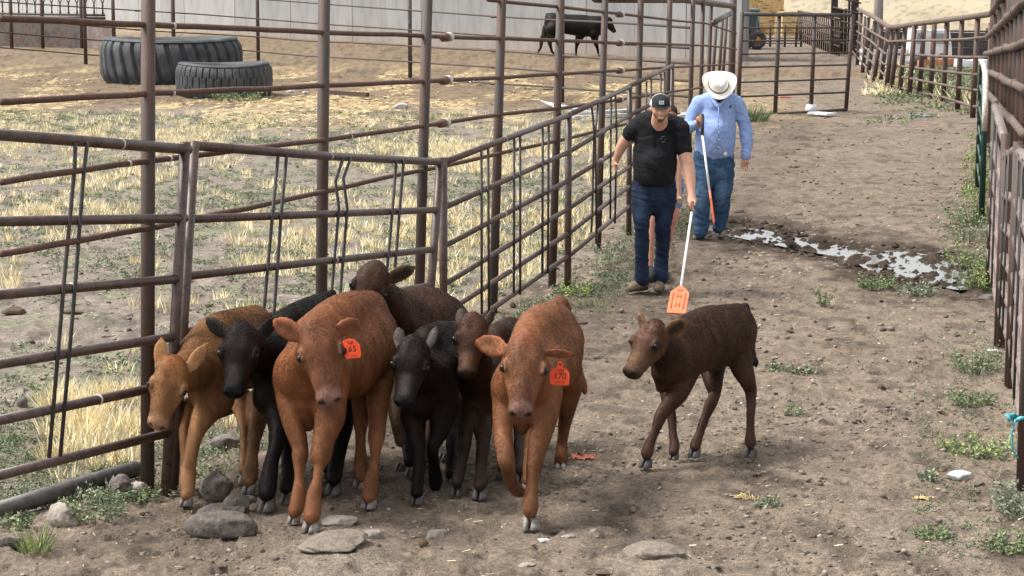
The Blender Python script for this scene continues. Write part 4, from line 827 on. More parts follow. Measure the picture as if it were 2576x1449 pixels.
hand(S, f, (538, 800, -.03), (540, 822, -.04), [[(532, 838, -.05), (535, 852, -.05)], [(538, 840, -.05), (541, 856, -.05)], [(544, 840, -.04), (547, 855, -.04)], [(549, 836, -.04), (552, 848, -.04)]], [(552, 824, -.08), (556, 838, -.08)], .9, rp=12)
hand(S, f, (410, 760, 0), (412, 782, 0), [[(404, 796, 0), (404, 812, 0)], [(410, 798, 0), (411, 816, 0)], [(416, 798, 0), (418, 814, 0)], [(422, 794, 0), (425, 806, 0)]], [(424, 780, -.04), (430, 794, -.04)], .9, rp=12)
finish(S, 'body', M_SKIN, R3, .0085, 2)
T = SDF(); f.chain(T, [(430, 455, .06, 34), (480, 440, .03, 34), (520, 462, .06, 36)], c=(.62, .63, .66), k=.03); f.chain(T, [(478, 490, .05, 72), (472, 700, .05, 72)], c=(.62, .63, .66), ax=(0, 1, 0), fac=1.35, k=.03); finish(T, 'shirt', M_SHIRT, R3, .01, 2, fold=.01)
T = SDF(); DS = (.14, .23, .42); f.chain(T, [(470, 730, .05, 76), (470, 770, .05, 76)], c=DS, ax=(0, 1, 0), fac=1.3, k=.03); f.chain(T, [(505, 770, .05, 54), (512, 850, .04, 46)], c=DS, k=.03); f.chain(T, [(435, 770, .05, 54), (415, 850, .02, 44)], c=DS, k=.03); f.chain(T, [(535, 690, .03, 22), (542, 760, .03, 26)], c=DS, k=.03); finish(T, 'shorts', M_JEAN, R3, .01, 2, fold=.01)
T = SDF(); T.ell(h3(-.25, 0, .42), R_, [1.3*u3, 1.12*u3, 1.2*u3], c=(.03, .018, .012)); T.cone(h3(-.6, 0, .2), h3(-.8, .2, -1.0), .9*u3, .5*u3, c=(.03, .018, .012)); T.ell(h3(.9, 0, -.25), R_, [.75*u3, .8*u3, .8*u3], k=.01, sub=True); finish(T, 'hair', cloth('dark_hair', (.6, 1.5), .5, 60), R3, .009, 2)
boot(R3, f, (452, 1255, .08), (452, 1284), (450, 1300), 20, (.05, .05, .055)); boot(R3, f, (374, 1250, .0), (374, 1284), (370, 1300), 20, (.05, .05, .055))
# ------------------------------------------------------------------ pipe fences, gates, panels
M_RUST = mat('rusty_brown_pipe', (.055, .028, .021), .6, var=[(.085, .038, .025), (.038, .026, .022), (.070, .048, .038)], scale=7, bump=.25, bscale=90, stretch=(2.2, 2.2, .5), th=(.36, .66))
M_POST = mat('weathered_pipe_post', (.042, .026, .020), .65, var=[(.072, .034, .023), (.050, .041, .035), (.030, .021, .018)], scale=5, bump=.3, bscale=80, stretch=(3, 3, .35), th=(.36, .66))
M_ROD = mat('bare_rust_rod', (.095, .042, .025), .75, var=[(.062, .033, .022), (.135, .056, .030)], scale=16, bump=.5, bscale=140, th=(.38, .62))
M_PAINT = mat('purple_brown_paint', (.050, .026, .020), .48, var=[(.078, .046, .036), (.034, .018, .014), (.078, .036, .022)], scale=9, bump=.15, bscale=60, th=(.36, .68), stretch=(1, 1, 1.6), spec=.6)
M_DARK = mat('dark_steel', (.028, .025, .025), .6, var=(.055, .042, .038), scale=12, bump=.2)
M_GREYP = mat('dull_grey_pipe', (.065, .058, .054), .5, var=[(.040, .034, .031), (.10, .09, .083)], scale=8, bump=.2, bscale=60)
M_GALV = mat('worn_white_band', (.62, .58, .52), .5, var=(.35, .28, .22), scale=40)
M_COUP = mat('coupling_rust', (.08, .04, .025), .8, var=(.16, .10, .06), scale=30)
M_CAB = mat('thin_rust_cable', (.060, .036, .028), .8, var=(.035, .026, .024), scale=14)
def D(c, L): return [cp(c, *q) for q in L]
def post(root, top, bot, r, m=M_POST, name='post', up=0., cap=False, yb=None):
    """bot = pixel on the ground; top = pixel at the post's depth"""
    b = G(*bot) if yb is None else at(bot[0], bot[1], yb); t = at(top[0], top[1], b.y); d = (t-b).normalized()
    mb = MB(); mb.tube([np.array(b-d*.15), np.array(t+d*up)], r, 12); return mb.build(name, m, root), b
def rails(root, pl, lines, r, m, name='rail', wob=.0):
    for L in lines:
        P = []
        for q in L:
            seg = pl
            if isinstance(pl[0][0], (list, tuple)):
                for s_ in pl:
                    seg = s_
                    if q[0] < s_[2]: break
            A, B = seg[0], seg[1]; P.append(np.array(onp(q[0], q[1], A, B)))
        out = [P[0]]
        for a, b in zip(P[:-1], P[1:]):
            n = max(1, int(np.linalg.norm(b-a)/1.2))
            for i in range(1, n+1):
                c = a+(b-a)*i/n; 
                if wob and i < n: c = c+np.array([0, 0, RNG.normal(0, wob)])
                out.append(c)
        mb = MB(); mb.tube(out, r, 10); mb.build(name, m, root)
# --- tall fence between lane and pasture
g0 = G(371, 1232); HFR = thing('tall_pipe_fence', 'tall rusty fence of pipe posts and sucker rods between the lane and the pasture', 'fence', (g0.x, g0.y, 0))
tall = [((373, -60), (371, 1232), .0385), ((816, -60), (806, 1008), .039), ((1077, -60), (1051, 882), .038), ((1264, -60), (1240, 786), .038), ((1412, -60), (1389, 716), .036), ((1524, -60), (1504, 628), .034),
        ((1614, -60), (1598, 540), .036), ((1686, -20), (1673, 462), .036), ((1744, -6), (1733, 404), .036), ((1769, -2), (1760, 372), .034), ((1789, 4), (1778, 345), .036)]
TP = []
for t, b, r in tall: o, q = post(HFR, t, b, r); TP.append((q.x, q.y))
for cx, ct, cb in ((222, 250, 1060), (293, 225, 1050), (340, 200, 1030)):
    x0, y0 = cp('K', cx, ct); x1, y1 = cp('K', cx-52, cb); post(HFR, (x0, y0), (x1, y1), .04, yb=None)
bigp, bq = post(HFR, (1846, -40), (1838, 300), .07)
bp = (bq.x, bq.y); pls = []
xs_ = [-10]+[t[1][0] for t in tall[1:]]
def seglist():
    out = []; A = (TP[0][0]-(TP[1][0]-TP[0][0])*2.2, TP[0][1]-(TP[1][1]-TP[0][1])*2.2); pts = [A]+TP+[bp]
    return pts
FP = seglist()
def on_fence(x, y):
    for i in range(len(FP)-1):
        A, B = FP[i], FP[i+1]; p = onp(x, y, A, B)
        t = ((p.x-A[0])*(B[0]-A[0])+(p.y-A[1])*(B[1]-A[1]))/((B[0]-A[0])**2+(B[1]-A[1])**2)
        if t <= 1.0 and p.y > 0: return np.array(p)
    return np.array(p)
rods = [[(1212, 0), (1405, 19), (1551, 36), (1767, 59), (1846, 84)], [(-20, 46), (60, 49), (356, 63), (842, 83), (1113, 93), (1263, 98), (1551, 108), (1767, 114), (1846, 124)],
        [(-20, 256), (366, 234), (842, 213), (1110, 201), (1263, 193), (1551, 177), (1767, 165), (1840, 160)], [(-20, 456), (200, 424), (400, 398), (842, 345), (1104, 308), (1263, 285), (1399, 271), (1548, 250), (1700, 228), (1767, 218)],
        [(-20, 637), (373, 570), (537, 534), (671, 508), (807, 479), (944, 447), (1089, 419), (1263, 381), (1422, 346), (1586, 306), (1700, 285)]]
for k, L in enumerate(rods):
    P = []
    for a, b in zip(L[:-1], L[1:]):
        n = max(2, int((b[0]-a[0])/60))
        for i in range(n): t = i/n; P.append(on_fence(a[0]+(b[0]-a[0])*t, a[1]+(b[1]-a[1])*t+RNG.normal(0, .8)))
    P.append(on_fence(*L[-1])); P = [p+np.array([.05, -.03, 0]) for p in P]
    mb = MB(); mb.tube(P, .0165 if k else .0155, 8); mb.build('sucker_rod', M_ROD, HFR)
for x, y in ((1110, 93), (1108, 201), (1102, 308), (1549, 36), (1549, 108), (1549, 177), (1547, 250)):
    c = on_fence(x, y)+np.array([.05, -.03, 0]); d = unit(np.array([.30, 1., 0])); mb = MB(); mb.tube([c-d*.14, c-d*.11, c-d*.02, c], [.022, .034, .034, .022], 10); o = mb.build('rod_coupling', M_COUP, HFR)
    mb = MB(); mb.tube([c+d*.0, c+d*.055], .036, 12); mb.build('coupling_band', M_GALV, o)
for x, y in ((352, 63), (412, 65), (410, 234), (403, 398), (300, 411), (862, 344), (1170, 205)):
    c = on_fence(x, y)+np.array([.05, -.03, 0]); d = unit(np.array([.30, 1., 0])); mb = MB(); mb.tube([c, c+d*.02], .0185, 10); mb.build('scratch_band', M_GALV, HFR)
x0, x1 = at(1722, -1, TP[8][1]), at(1846, 16, bp[1]); mb = MB(); mb.tube([np.array(at(1500, -6, TP[5][1])), np.array(at(1640, -2, TP[7][1])), np.array(x0), np.array(x1)], .055, 10); mb.build('top_pipe', M_RUST, HFR)
mb = MB(); mb.tube([np.array(at(*cp('K', 185, 262), 36)), np.array(at(*cp('K', 375, 160), 41))], .05, 10); mb.build('slant_pipe', M_GREYP, HFR)
# --- low panels in front of it
def panel(name, label, A, B, lines, posts, ups, r=.030, group='low pipe panels beside the lane', m=M_PAINT):
    a = G(*A); b = G(*B); o = thing(name, label, 'fence panel', ((a.x+b.x)/2, (a.y+b.y)/2, 0), group)
    for i, L in enumerate(lines):
        P = [np.array(onp(x, y, a, b)) for x, y in L]; mb = MB(); mb.tube(P, r*(1.12 if i == 0 else 1), 12); mb.build('rail', m, o)
        if i % 2 == 0:
            t = .37+.3*RNG.random(); c = P[0]+(P[-1]-P[0])*t if len(P) == 2 else P[1]; d = unit(P[-1]-P[0]); mb = MB(); mb.tube([c, c+d*.012], r*1.14, 12); mb.build('scratch_band', M_GALV, o)
    for T_, Bm, rr in posts:
        p0, p1 = np.array(onp(*T_, a, b)), np.array(onp(*Bm, a, b)); mb = MB(); mb.tube([p1+np.array([0, 0, -.1]), p0], rr, 14); mb.build('frame_post', m, o)
    nrm = np.array([-(b.y-a.y), b.x-a.x, 0]); nrm = nrm/np.linalg.norm(nrm); nrm = nrm if nrm[1] < 0 else -nrm
    for L in ups:
        P = [np.array(onp(x, y, a, b))+nrm*(r+.008) for x, y in L]; mb = MB(); mb.tube(P, .0105, 8); mb.build('upright_rod', M_DARK, o)
    return o
a1, a2 = G(-10, 1430), G(430, 1238)
panel('pipe_panel', 'low purple-brown six-rail panel nearest the camera at the left edge', (-10, 1405), (428, 1243),
      [[(-10, 338), (474, 376)], [(-10, 557), (465, 549)], [(-10, 742), (451, 701)], [(-10, 917), (437, 847)], [(-10, 1059), (425, 968)], [(-10, 1198), (426, 1088)]],
      [((466, 357), (413, 1250), .0285)], [[(176, 360), (174, 421), (148, 700), (110, 1150)], [(207, 356), (198, 421), (172, 760), (138, 1147)]], r=.0255)
panel('pipe_panel', 'low six-rail panel with one kinked pair of upright rods, behind the large red-brown calf', (440, 1228), (1110, 893),
      [[(486, 366), (828, 393), (1110, 408)], [(480, 551), (1101, 528)], [(472, 694), (1092, 627)], [(462, 835), (1084, 717)], [(452, 960), (1079, 792)], [(442, 1082), (1072, 858)]],
      [((489, 356), (432, 1232), .0285), ((1108, 398), (1068, 905), .031)],
      [[(687, 394), (674, 531), (652, 772), (630, 1010)], [(709, 389), (695, 537), (678, 772), (660, 1000)], [(851, 400), (832, 456), (841, 522), (823, 732), (808, 950)], [(871, 398), (852, 447), (862, 525), (845, 732), (830, 950)], [(986, 405), (977, 522), (963, 676), (948, 880)], [(1005, 400), (1000, 460), (982, 685), (970, 870)]], r=.024)
panel('pipe_panel', 'low weathered six-rail panel running behind the tag 170 calf, between two posts', (1114, 890), (1430, 728),
      [[(1118, 408), (1430, 290)], [(1120, 521), (1430, 383)], [(1121, 617), (1430, 454)], [(1121, 713), (1430, 525)], [(1121, 787), (1430, 587)], [(1121, 858), (1430, 644)]],
      [((1115, 396), (1116, 890), .031), ((1430, 283), (1428, 728), .032)], [[(1202, 378), (1203, 789)], [(1219, 372), (1221, 796)], [(1285, 348), (1284, 737)], [(1300, 342), (1300, 741)], [(1357, 322), (1356, 686)], [(1372, 316), (1370, 687)]], r=.0215)
panel('pipe_panel', 'low six-rail panel just left of the man in the black t-shirt', (1433, 726), (1583, 591),
      [[(1433, 288), (1583, 219)], [(1433, 381), (1583, 291)], [(1433, 452), (1583, 362)], [(1433, 523), (1583, 419)], [(1433, 585), (1583, 468)], [(1433, 642), (1583, 518)]],
      [((1584, 214), (1582, 591), .03)], [[(1481, 268), (1487, 330), (1482, 540), (1480, 584)], [(1497, 262), (1490, 330), (1493, 588)], [(1530, 245), (1528, 551)], [(1541, 240), (1544, 330), (1540, 562)]], r=.0215)
panel('pipe_panel', 'farthest low panel, behind the capped man\'s head', (1586, 588), (1691, 455),
      [[(1586, 216), (1690, 165)], [(1586, 289), (1690, 236)], [(1586, 358), (1690, 290)], [(1586, 416), (1690, 330)], [(1586, 465), (1690, 370)], [(1586, 514), (1690, 405)]],
      [((1691, 160), (1688, 455), .032)], [[(1620, 204), (1617, 480)], [(1632, 198), (1627, 470)], [(1657, 185), (1653, 445)], [(1666, 181), (1661, 435)]], r=.0225)
# loose pipe on the ground at the left
a, b = G(-12, 1315), G(343, 1212); mb = MB(); mb.tube([np.array([a.x, a.y, .06]), np.array([b.x, b.y, .075])], .046, 16)
o = mb.build('loose_pipe', M_GREYP); tag(o, 'thick grey pipe lying on the ground along the foot of the left panel', 'pipe')
mb = MB(); q = np.array([b.x, b.y, .075]); d = unit(np.array([b.x-a.x, b.y-a.y, .015])); mb.tube([q-d*.002, q+d*.004], .036, 14); mb.build('bore_shade_disc', M_DARK, o)  # dark disc on the capped end, stands in for the shaded hollow
# --- far steel gate
hg = G(1860, 287); GT = thing('steel_gate', 'long dark steel pipe gate standing open across the far end of the lane', 'gate', (hg.x, hg.y, 0))
A_, B_ = G(1856, 289), G(2130, 276)
def gpt(x, y): return np.array(onp(x, y, A_, B_))
for L, r in (([(1867, 30), (1856, 286)], .045), ([(1960, 36), (1950, 284)], .045), ([(2050, 38), (2040, 276)], .045), ([(2145, 36), (2128, 277)], .045)): mb = MB(); mb.tube([gpt(*q) for q in L], r, 10); mb.build('upright', M_POST, GT)
for L, r in (([(1870, 36), (2140, 38)], .042), ([(1868, 70), (2138, 70)], .018), ([(1866, 103), (2136, 101)], .018), ([(1866, 136), (2134, 132)], .018), ([(1863, 169), (2132, 163)], .02), ([(1862, 207), (2131, 198)], .02), ([(1860, 243), (2130, 232)], .022), ([(1870, 291), (1905, 290), (2040, 281), (2129, 275)], .032)):
    mb = MB(); mb.tube([gpt(*q)+np.array([0, -.04, 0]) for q in L], r, 10); mb.build('rail', M_POST if r < .04 else M_GREYP, GT)
c = gpt(2041, 270); mb = MB(); mb.tube([c-np.array([0, 0, .10]), c+np.array([0, 0, .06])], [.14, .11], 16); o = mb.build('plastic_jug', mat('white_plastic', (.62, .63, .64), .4)); tag(o, 'white plastic jug jammed on the foot of the gate upright', 'jug')
# --- far right lane fence
q = G(*cp('R', 955, 1090)); FR = thing('lane_fence', 'weathered lane fence of leaning posts beyond the puddle, with six bent rails', 'fence', (q.x, q.y, 0))
tops = [(592, 318), (650, 316), (712, 310), (797, 298), (902, 285), (1012, 270), (1132, 255), (1280, 238), (1450, 220), (1632, 200)]; bots = [(510, 950), (575, 1030), (632, 1045), (730, 1062), (840, 1098), (955, 1095), (1085, 1112), (1232, 1155), (1397, 1242), (1572, 1345)]
first = [((285, 145), (240, 745)), ((370, 200), (300, 832)), ((445, 245), (362, 892)), ((522, 292), (430, 958))]
FB = []
for t, b in first+list(zip(tops, bots)): o, qq = post(FR, cp('R', *t), cp('R', *b), .062 if b[0] < 1200 else .058, M_RUST if RNG.random() < .6 else M_POST); FB.append((qq.x, qq.y, b[0]))
def on_far(cx, cy):
    x, y = cp('R', cx, cy); best = None
    for i in range(len(FB)-1):
        A, B = FB[i], FB[i+1]; p = onp(x, y, A, B); t = ((p.x-A[0])*(B[0]-A[0])+(p.y-A[1])*(B[1]-A[1]))/((B[0]-A[0])**2+(B[1]-A[1])**2+1e-9)
        if (t >= 0 or i == 0) and (t <= 1 or i == len(FB)-2) and p.y > 0:
            if best is None: best = p
    if best is None: best = onp(x, y, FB[-2], FB[-1])
    return np.array(best)
fr = [[(245, 105), (430, 200), (600, 312), (700, 310), (900, 276), (1190, 240), (1460, 205), (1785, 160)], [(230, 250), (420, 380), (600, 480), (900, 465), (1200, 465), (1500, 450), (1740, 425)], [(230, 360), (400, 480), (550, 615), (900, 632), (1185, 648), (1450, 658), (1720, 660)],
      [(230, 470), (400, 610), (540, 738), (800, 770), (1200, 820), (1450, 845), (1620, 860)], [(220, 570), (400, 710), (540, 858), (850, 905), (1160, 965), (1400, 1010), (1640, 1045)], [(150, 560), (300, 730), (450, 915), (600, 975), (950, 1068), (1200, 1112), (1560, 1228), (1650, 1232)]]
for i, L in enumerate(fr): mb = MB(); mb.tube([on_far(*q)+np.array([0, -.07, 0]) for q in L], .062 if i == 0 else .030, 9); mb.build('rail', mat('sun_greyed_rail%d' % i, (.135, .10, .08), .8, var=(.08, .055, .045), scale=9) if i == 0 else bpy.data.materials.get('sun_greyed_rail0'), FR)
# --- tall right fence running at the camera along the right edge
NR = []; q = G(2535, 900); RT = thing('tall_board_fence', 'tall fence of close-set brown posts with knotty rails along the right edge', 'fence', (q.x+.5, q.y, 0))
XS = [(2497, 36, 37.), (2511, 33, 34.5), (2521, 31, 32.5), (2532, 29, 30.5), (2544, 27, 28.5), (2556, 26, 27.), (2567, 25, 25.5), (2578, 24, 24.2), (2590, 22, 23.), (2604, 21, 22.)]
for i, (x, _, y) in enumerate(XS):
    b = at(x, -50+F*CAMH/y*1.0, y); hgt_ = at(x, 26, 37.).z if i == 0 else 3.6; mb = MB(); w_ = .060 if i == 0 else .125
    b = Vector((at(x, 0, y).x, y, 0)); mb.tube([np.array([b.x, y, -.1]), np.array([b.x, y, 2.0 if i == 0 else 3.7])], w_, 12); mb.build('post', M_POST if i % 3 else M_RUST, RT); NR.append((b.x-.02, y))
def on_nr(cx, cy, c='R'):
    x, y = cp(c, cx, cy); p = onp(x, y, (NR[0][0]-.13, NR[0][1]), (NR[-1][0]-.13, NR[-1][1])); return np.array(p)
for L in ([(1785, 150), (1880, 0), (1920, -60)], [(1740, 425), (1850, 330), (1980, 200), (2060, 130), (2164, 15)], [(1720, 620), (1850, 590), (1960, 555), (2060, 545), (2164, 490)], [(1712, 820), (1800, 850), (1900, 893), (1960, 945), (2060, 975), (2164, 1032)], [(1745, 1070), (1820, 1160), (1930, 1300), (2030, 1390), (2164, 1560)]):
    mb = MB(); P = [on_nr(*q) for q in L]; mb.tube(P, .045, 9)
    for p in P[1:-1]: mb.tube([p-np.array([.01, .06, 0]), p+np.array([.01, .06, 0])], .062, 8)
    mb.build('rail', bpy.data.materials['sun_greyed_rail0'], RT)
# --- low right panels
def rpanel(label, A, B, tA, tB, ends=(1, 1)):
    a, b = G(*A), G(*B); o = thing('pipe_panel', label, 'fence panel', ((a.x+b.x)/2, (a.y+b.y)/2, 0), 'low pipe panels beside the lane')
    za, zb = at(*tA, a.y).z, at(*tB, b.y).z; fr_ = (.015, .22, .38, .535, .68, .82)
    for i, f_ in enumerate(fr_):
        mb = MB(); mb.tube([np.array([a.x, a.y, za*(1-f_)]), np.array([b.x, b.y, zb*(1-f_)])], .038, 12); mb.build('rail', M_PAINTL, o)
    for e, p, z in ((ends[0], a, za), (ends[1], b, zb)):
        if e: mb = MB(); mb.tube([np.array([p.x, p.y, -.1]), np.array([p.x, p.y, z+.03])], .034, 12); mb.build('frame_post', M_POST, o)
    for t in (.3, .36, .66, .72):
        p = np.array([a.x+(b.x-a.x)*t-.04, a.y+(b.y-a.y)*t-.01, 0]); z = za+(zb-za)*t; mb = MB(); mb.tube([p+np.array([0, 0, z*.17]), p+np.array([0, 0, z])], .006, 8); mb.build('upright_rod', M_DARK, o)
M_PAINTL = mat('worn_pale_paint', (.12, .082, .072), .45, var=[(.18, .135, .12), (.075, .048, .04)], scale=9, bump=.15, bscale=60, th=(.38, .64), spec=.6)
rpanel('low panel at the right edge, farthest of the right side, next to the green panel', (2488, 714), (2511, 862), (2486, 262), (2513, 346))
rpanel('low panel at the right edge between two round posts above the white stone', (2517, 868), (2539, 962), (2520, 386), (2548, 368))
rpanel('low panel at the right edge nearest the camera, tied with teal rope', (2545, 966), (2571, 1225), (2556, 376), (2594, 415))
# --- green panel seen edge-on
M_GREEN = mat('green_enamel', (.004, .030, .021), .4, var=[(.006, .045, .032), (.42, .50, .46)], scale=5, th=(.46, .74))
g_ = G(2474, 560); GP = thing('green_panel', 'green enamelled pipe panel seen edge-on with a pale worn top, right of the lane', 'fence panel', (g_.x, g_.y, 0))
Yn, Yf = g_.y, g_.y+3.6; xn, xf = at(2474, 400, Yn).x, at(2464, 300, Yf).x
def gg(t, z): return np.array([xf+(xn-xf)*t, Yf+(Yn-Yf)*t, z])
top = [gg(0, 0.05), gg(0, 1.45), gg(.05, 1.62), gg(.18, 1.70), gg(.5, 1.71), gg(.85, 1.66), gg(.97, 1.55), gg(1, 1.3), gg(1, .05)]
mb = MB(); mb.tube(top, .034, 12); mb.build('frame', M_GREEN, GP)
for z in (.35, .60, .85, 1.1, 1.38): mb = MB(); mb.tube([gg(0, z), gg(1, z)], .025, 10); mb.build('rail', M_GREEN, GP)
mb = MB(); mb.tube([gg(.12, 1.705), gg(.5, 1.73), gg(.85, 1.68), gg(.97, 1.57), gg(1.004, 1.3), gg(1.004, 1.05)], .033, 10); mb.build('worn_top', M_GALV, GP)
mb = MB(); mb.tube([gg(.5, .3), gg(.5, 1.7)], .02, 8); mb.build('brace', M_GREEN, GP)
# --- teal rope tie
M_ROPE = mat('teal_rope', (.10, .42, .45), .8, var=(.05, .25, .28), scale=40)
c = at(2570, 1050, G(2570, 1222).y); c = np.array(c); mb = MB(); mb.tube([c+np.array([.05*math.cos(a), .05*math.sin(a), .01*math.sin(3*a)]) for a in np.linspace(0, 6.28, 20)], .012, 8)
mb.tube([c+np.array([-.05, -.03, .01]), c+np.array([-.09, -.04, .02]), c+np.array([-.07, -.05, -.01])], .014, 8); mb.tube([c+np.array([-.045, -.05, 0]), c+np.array([-.065, -.05, -.08]), c+np.array([-.05, -.04, -.18]), c+np.array([.0, -.04, -.24])], .006, 6)
o = mb.build('rope_tie', M_ROPE); tag(o, 'teal rope tied round the post of the nearest right panel', 'rope')
# ------------------------------------------------------------------ background: wall, bunk, far fence, tyres, hay, tractor, chute, pole, truck
def n3(P, s=1., o=3, sd=0):
    return (fbm(P[:, 0]*s+P[:, 2]*s*.71, P[:, 1]*s-P[:, 2]*s*.5, sd, o)+fbm(P[:, 2]*s+7, P[:, 0]*s*.6-P[:, 1]*s*.4, sd+9, o))/2
def gridbox(c, size, rz=0, n=8, jit=.0, sd=0):
    """a box with subdivided faces; returns V, quads"""
    V = []; Q = []; s = np.array(size)/2
    for ax in range(3):
        for sg in (-1, 1):
            u, v = [(1, 2), (2, 0), (0, 1)][ax]; b = len(V)
            for i in range(n+1):
                for j in range(n+1): p = np.zeros(3); p[ax] = sg; p[u] = -1+2*i/n; p[v] = -1+2*j/n; V.append(p*s)
            for i in range(n):
                for j in range(n):
                    q = [b+i*(n+1)+j, b+(i+1)*(n+1)+j, b+(i+1)*(n+1)+j+1, b+i*(n+1)+j+1]; Q.append(q if sg > 0 else q[::-1])
    V = np.array(V)
    if jit: r = np.linalg.norm(V, axis=1)[:, None]; V = V+V/r*((n3(V+sd, 2.2/min(size), 3, sd)-.5)*jit)[:, None]*2
    M = np.array([[math.cos(rz), -math.sin(rz), 0], [math.sin(rz), math.cos(rz), 0], [0, 0, 1]]); return V@M.T+np.array(c), np.array(Q)
M_CONC = mat('grey_concrete', (1, 1, 1), .85, var=[(.80, .80, .80), (1.08, 1.07, 1.05), (.9, .9, .92)], scale=1.6, bump=.3, bscale=18, attr=False)
M_CONC = mat('grey_concrete_wall', (1, 1, 1), .85, var=((.80, .80, .81), (1.10, 1.09, 1.07)), scale=1.5, bump=.3, bscale=14, attr=True, stretch=(1, 1, .35))
wa, wb = np.array([8.0, 71.5, 0]), np.array([-34., 136.5, 0]); wd = unit(wb-wa); wn = np.array([wd[1], -wd[0], 0]); wn = wn if wn[1] < 0 else -wn; rzw = math.atan2(wd[1], wd[0])
CW = thing('concrete_wall', 'long high pale grey concrete panel wall behind the pasture', 'wall', tuple(wa))
L_ = 3.1; k = 0; t = 0
while t < np.linalg.norm(wb-wa):
    c = wa+wd*(t+L_/2); V, Q = gridbox((c[0], c[1], 2.95), (L_-.028, .30+.02*(k % 2), 6.0), rzw, 10)
    cc = np.array([.27, .27, .272])*RNG.uniform(.90, 1.10); z = V[:, 2:3]; s = fbm(V[:, 0]*2.2+V[:, 1]*1.4, V[:, 2]*.22, 17, 3)[:, None]
    C = np.ones((len(V), 3))*cc*(.50+1.0*s); dirt = sst(.75, .0, z[:, 0]+s[:, 0]*.3-.15)[:, None]*.6; C = C*(1-dirt)+np.array([.24, .18, .13])*dirt
    mkobj('wall_panel', V, Q, M_CONC, CW, False, c, C); t += L_; k += 1
mb = MB(); c = (wa+wb)/2-wn*.12; mb.box((c[0], c[1], 2.9), (np.linalg.norm(wb-wa), .1, 5.8), rzw); mb.build('joint_backing', mat('joint_mortar', (.20, .195, .19), .9), CW, False)  # mortar-grey slab showing in the gaps between wall panels
# feed bunk at the upper left
b0, b1 = np.array(G(-40, 114)), np.array(G(291, 121)); bd = unit(b1-b0); rzb = math.atan2(bd[1], bd[0])
FBK = thing('feed_bunk', 'dark stained feed bunk wall with slanted feeder bars at the upper left', 'feed bunk', tuple((b0+b1)/2))
M_BUNK = mat('stained_bunk_concrete', (.075, .060, .055), .9, var=[(.12, .10, .09), (.10, .055, .04)], scale=2.5, bump=.4)
M_BUNK2 = mat('bare_bunk_concrete', (.20, .15, .13), .9, var=(.28, .24, .22), scale=2.5, bump=.4)
Lb = np.linalg.norm(b1-b0); c = b0+bd*Lb*.39; mb = MB(); mb.box((c[0], c[1], .52), (Lb*.78, .25, 1.1), rzb); mb.build('bunk_wall', M_BUNK, FBK, False)
c = b0+bd*Lb*.885; mb = MB(); mb.box((c[0], c[1], .50), (Lb*.21, .24, 1.06), rzb); mb.build('end_block', M_BUNK2, FBK, False)
for z, r in ((1.24, .06), (1.36, .045)): mb = MB(); mb.tube([b0+[0, -.1, z], b0+bd*Lb*.93+[0, -.1, z-.03]], r, 8); mb.build('bunk_rail', M_GREYP if z < 1.3 else M_DARK, FBK)
k = 0; t = .2
while t < Lb*.93:
    p = b0+bd*t; s_ = .17; mb = MB(); mb.tube([p+[0, -.08, 1.3], p+bd*s_*.35+[0, -.08, 1.72], p-bd*s_+[0, -.08, 2.25]], .026, 6); mb.build('feeder_bar', M_DARK, FBK)
    mb = MB(); mb.tube([p+bd*.07+[0, -.08, 1.3], p+bd*.02+[0, -.08, 1.72], p+bd*(s_+.05)+[0, -.08, 2.25]], .026, 6); mb.build('feeder_bar', M_DARK, FBK); t += .46; k += 1
for xx_ in (30, 108, 207, 287): p = np.array(G(xx_, 122)); mb = MB(); mb.tube([p, p+[0, 0, 2.6]], .075, 10); mb.build('post', M_POST, FBK)
# middle fence with thin rods
mp_ = [(-60, 178), (216, 160), (438, 158), (650, 157), (1032, 197), (1413, 254)]
MF = thing('cable_fence', 'thin rusty rod fence crossing between the tractor tyres and the concrete wall', 'fence', tuple(G(650, 157))); MPt = []
for i, (x, y) in enumerate(mp_):
    p = np.array(G(x, y)); MPt.append((p[0], p[1])); mb = MB(); mb.tube([p-[0, 0, .1], p+[0, 0, 2.9]], .062 if i != 2 else .07, 10); mb.build('post', M_RUST if i in (2, 5) else M_GREYP if i in (4,) else M_POST, MF)
e = at(1735, 404, TP[8][1]); MPt.append((e.x, e.y))
def on_mid(x, y):
    for i in range(len(MPt)-1):
        A, B = MPt[i], MPt[i+1]; p = onp(x, y, A, B); t = ((p.x-A[0])*(B[0]-A[0])+(p.y-A[1])*(B[1]-A[1]))/((B[0]-A[0])**2+(B[1]-A[1])**2)
        if t <= 1 and p.y > 0: return np.array(p)
    return np.array(p)
for L in ([(-40, -38), (643, -4), (772, 7), (1247, 42), (1599, 60), (1735, 70)], [(-40, 0), (0, 4), (352, 27), (643, 46), (842, 62), (1247, 90), (1599, 113), (1735, 121)], [(-40, 43), (393, 78), (643, 91), (772, 102), (1247, 128), (1599, 152), (1735, 160)],
          [(-40, 78), (203, 98), (643, 130), (772, 141), (1247, 169), (1599, 195), (1735, 204)], [(-40, 117), (254, 140), (691, 174), (772, 181), (1247, 210), (1599, 234), (1735, 243)]):
    P = []
    for a, b in zip(L[:-1], L[1:]):
        n = max(1, int((b[0]-a[0])/110))
        for i in range(n): t = i/n; P.append(on_mid(a[0]+(b[0]-a[0])*t, a[1]+(b[1]-a[1])*t+RNG.normal(0, .7))+np.array([0, -.07, 0]))
    P.append(on_mid(*L[-1])); mb = MB(); mb.tube(P, .021, 7); mb.build('thin_rod', M_CAB, MF)
    for x in (352, 1250): yv = np.interp(x, [q[0] for q in L], [q[1] for q in L]); c = on_mid(x, yv)+np.array([0, -.07, 0]); mb = MB(); mb.tube([c-[.15, 0, 0], c+[.15, 0, 0]], .034, 7); mb.build('rod_coupling', M_COUP, MF)
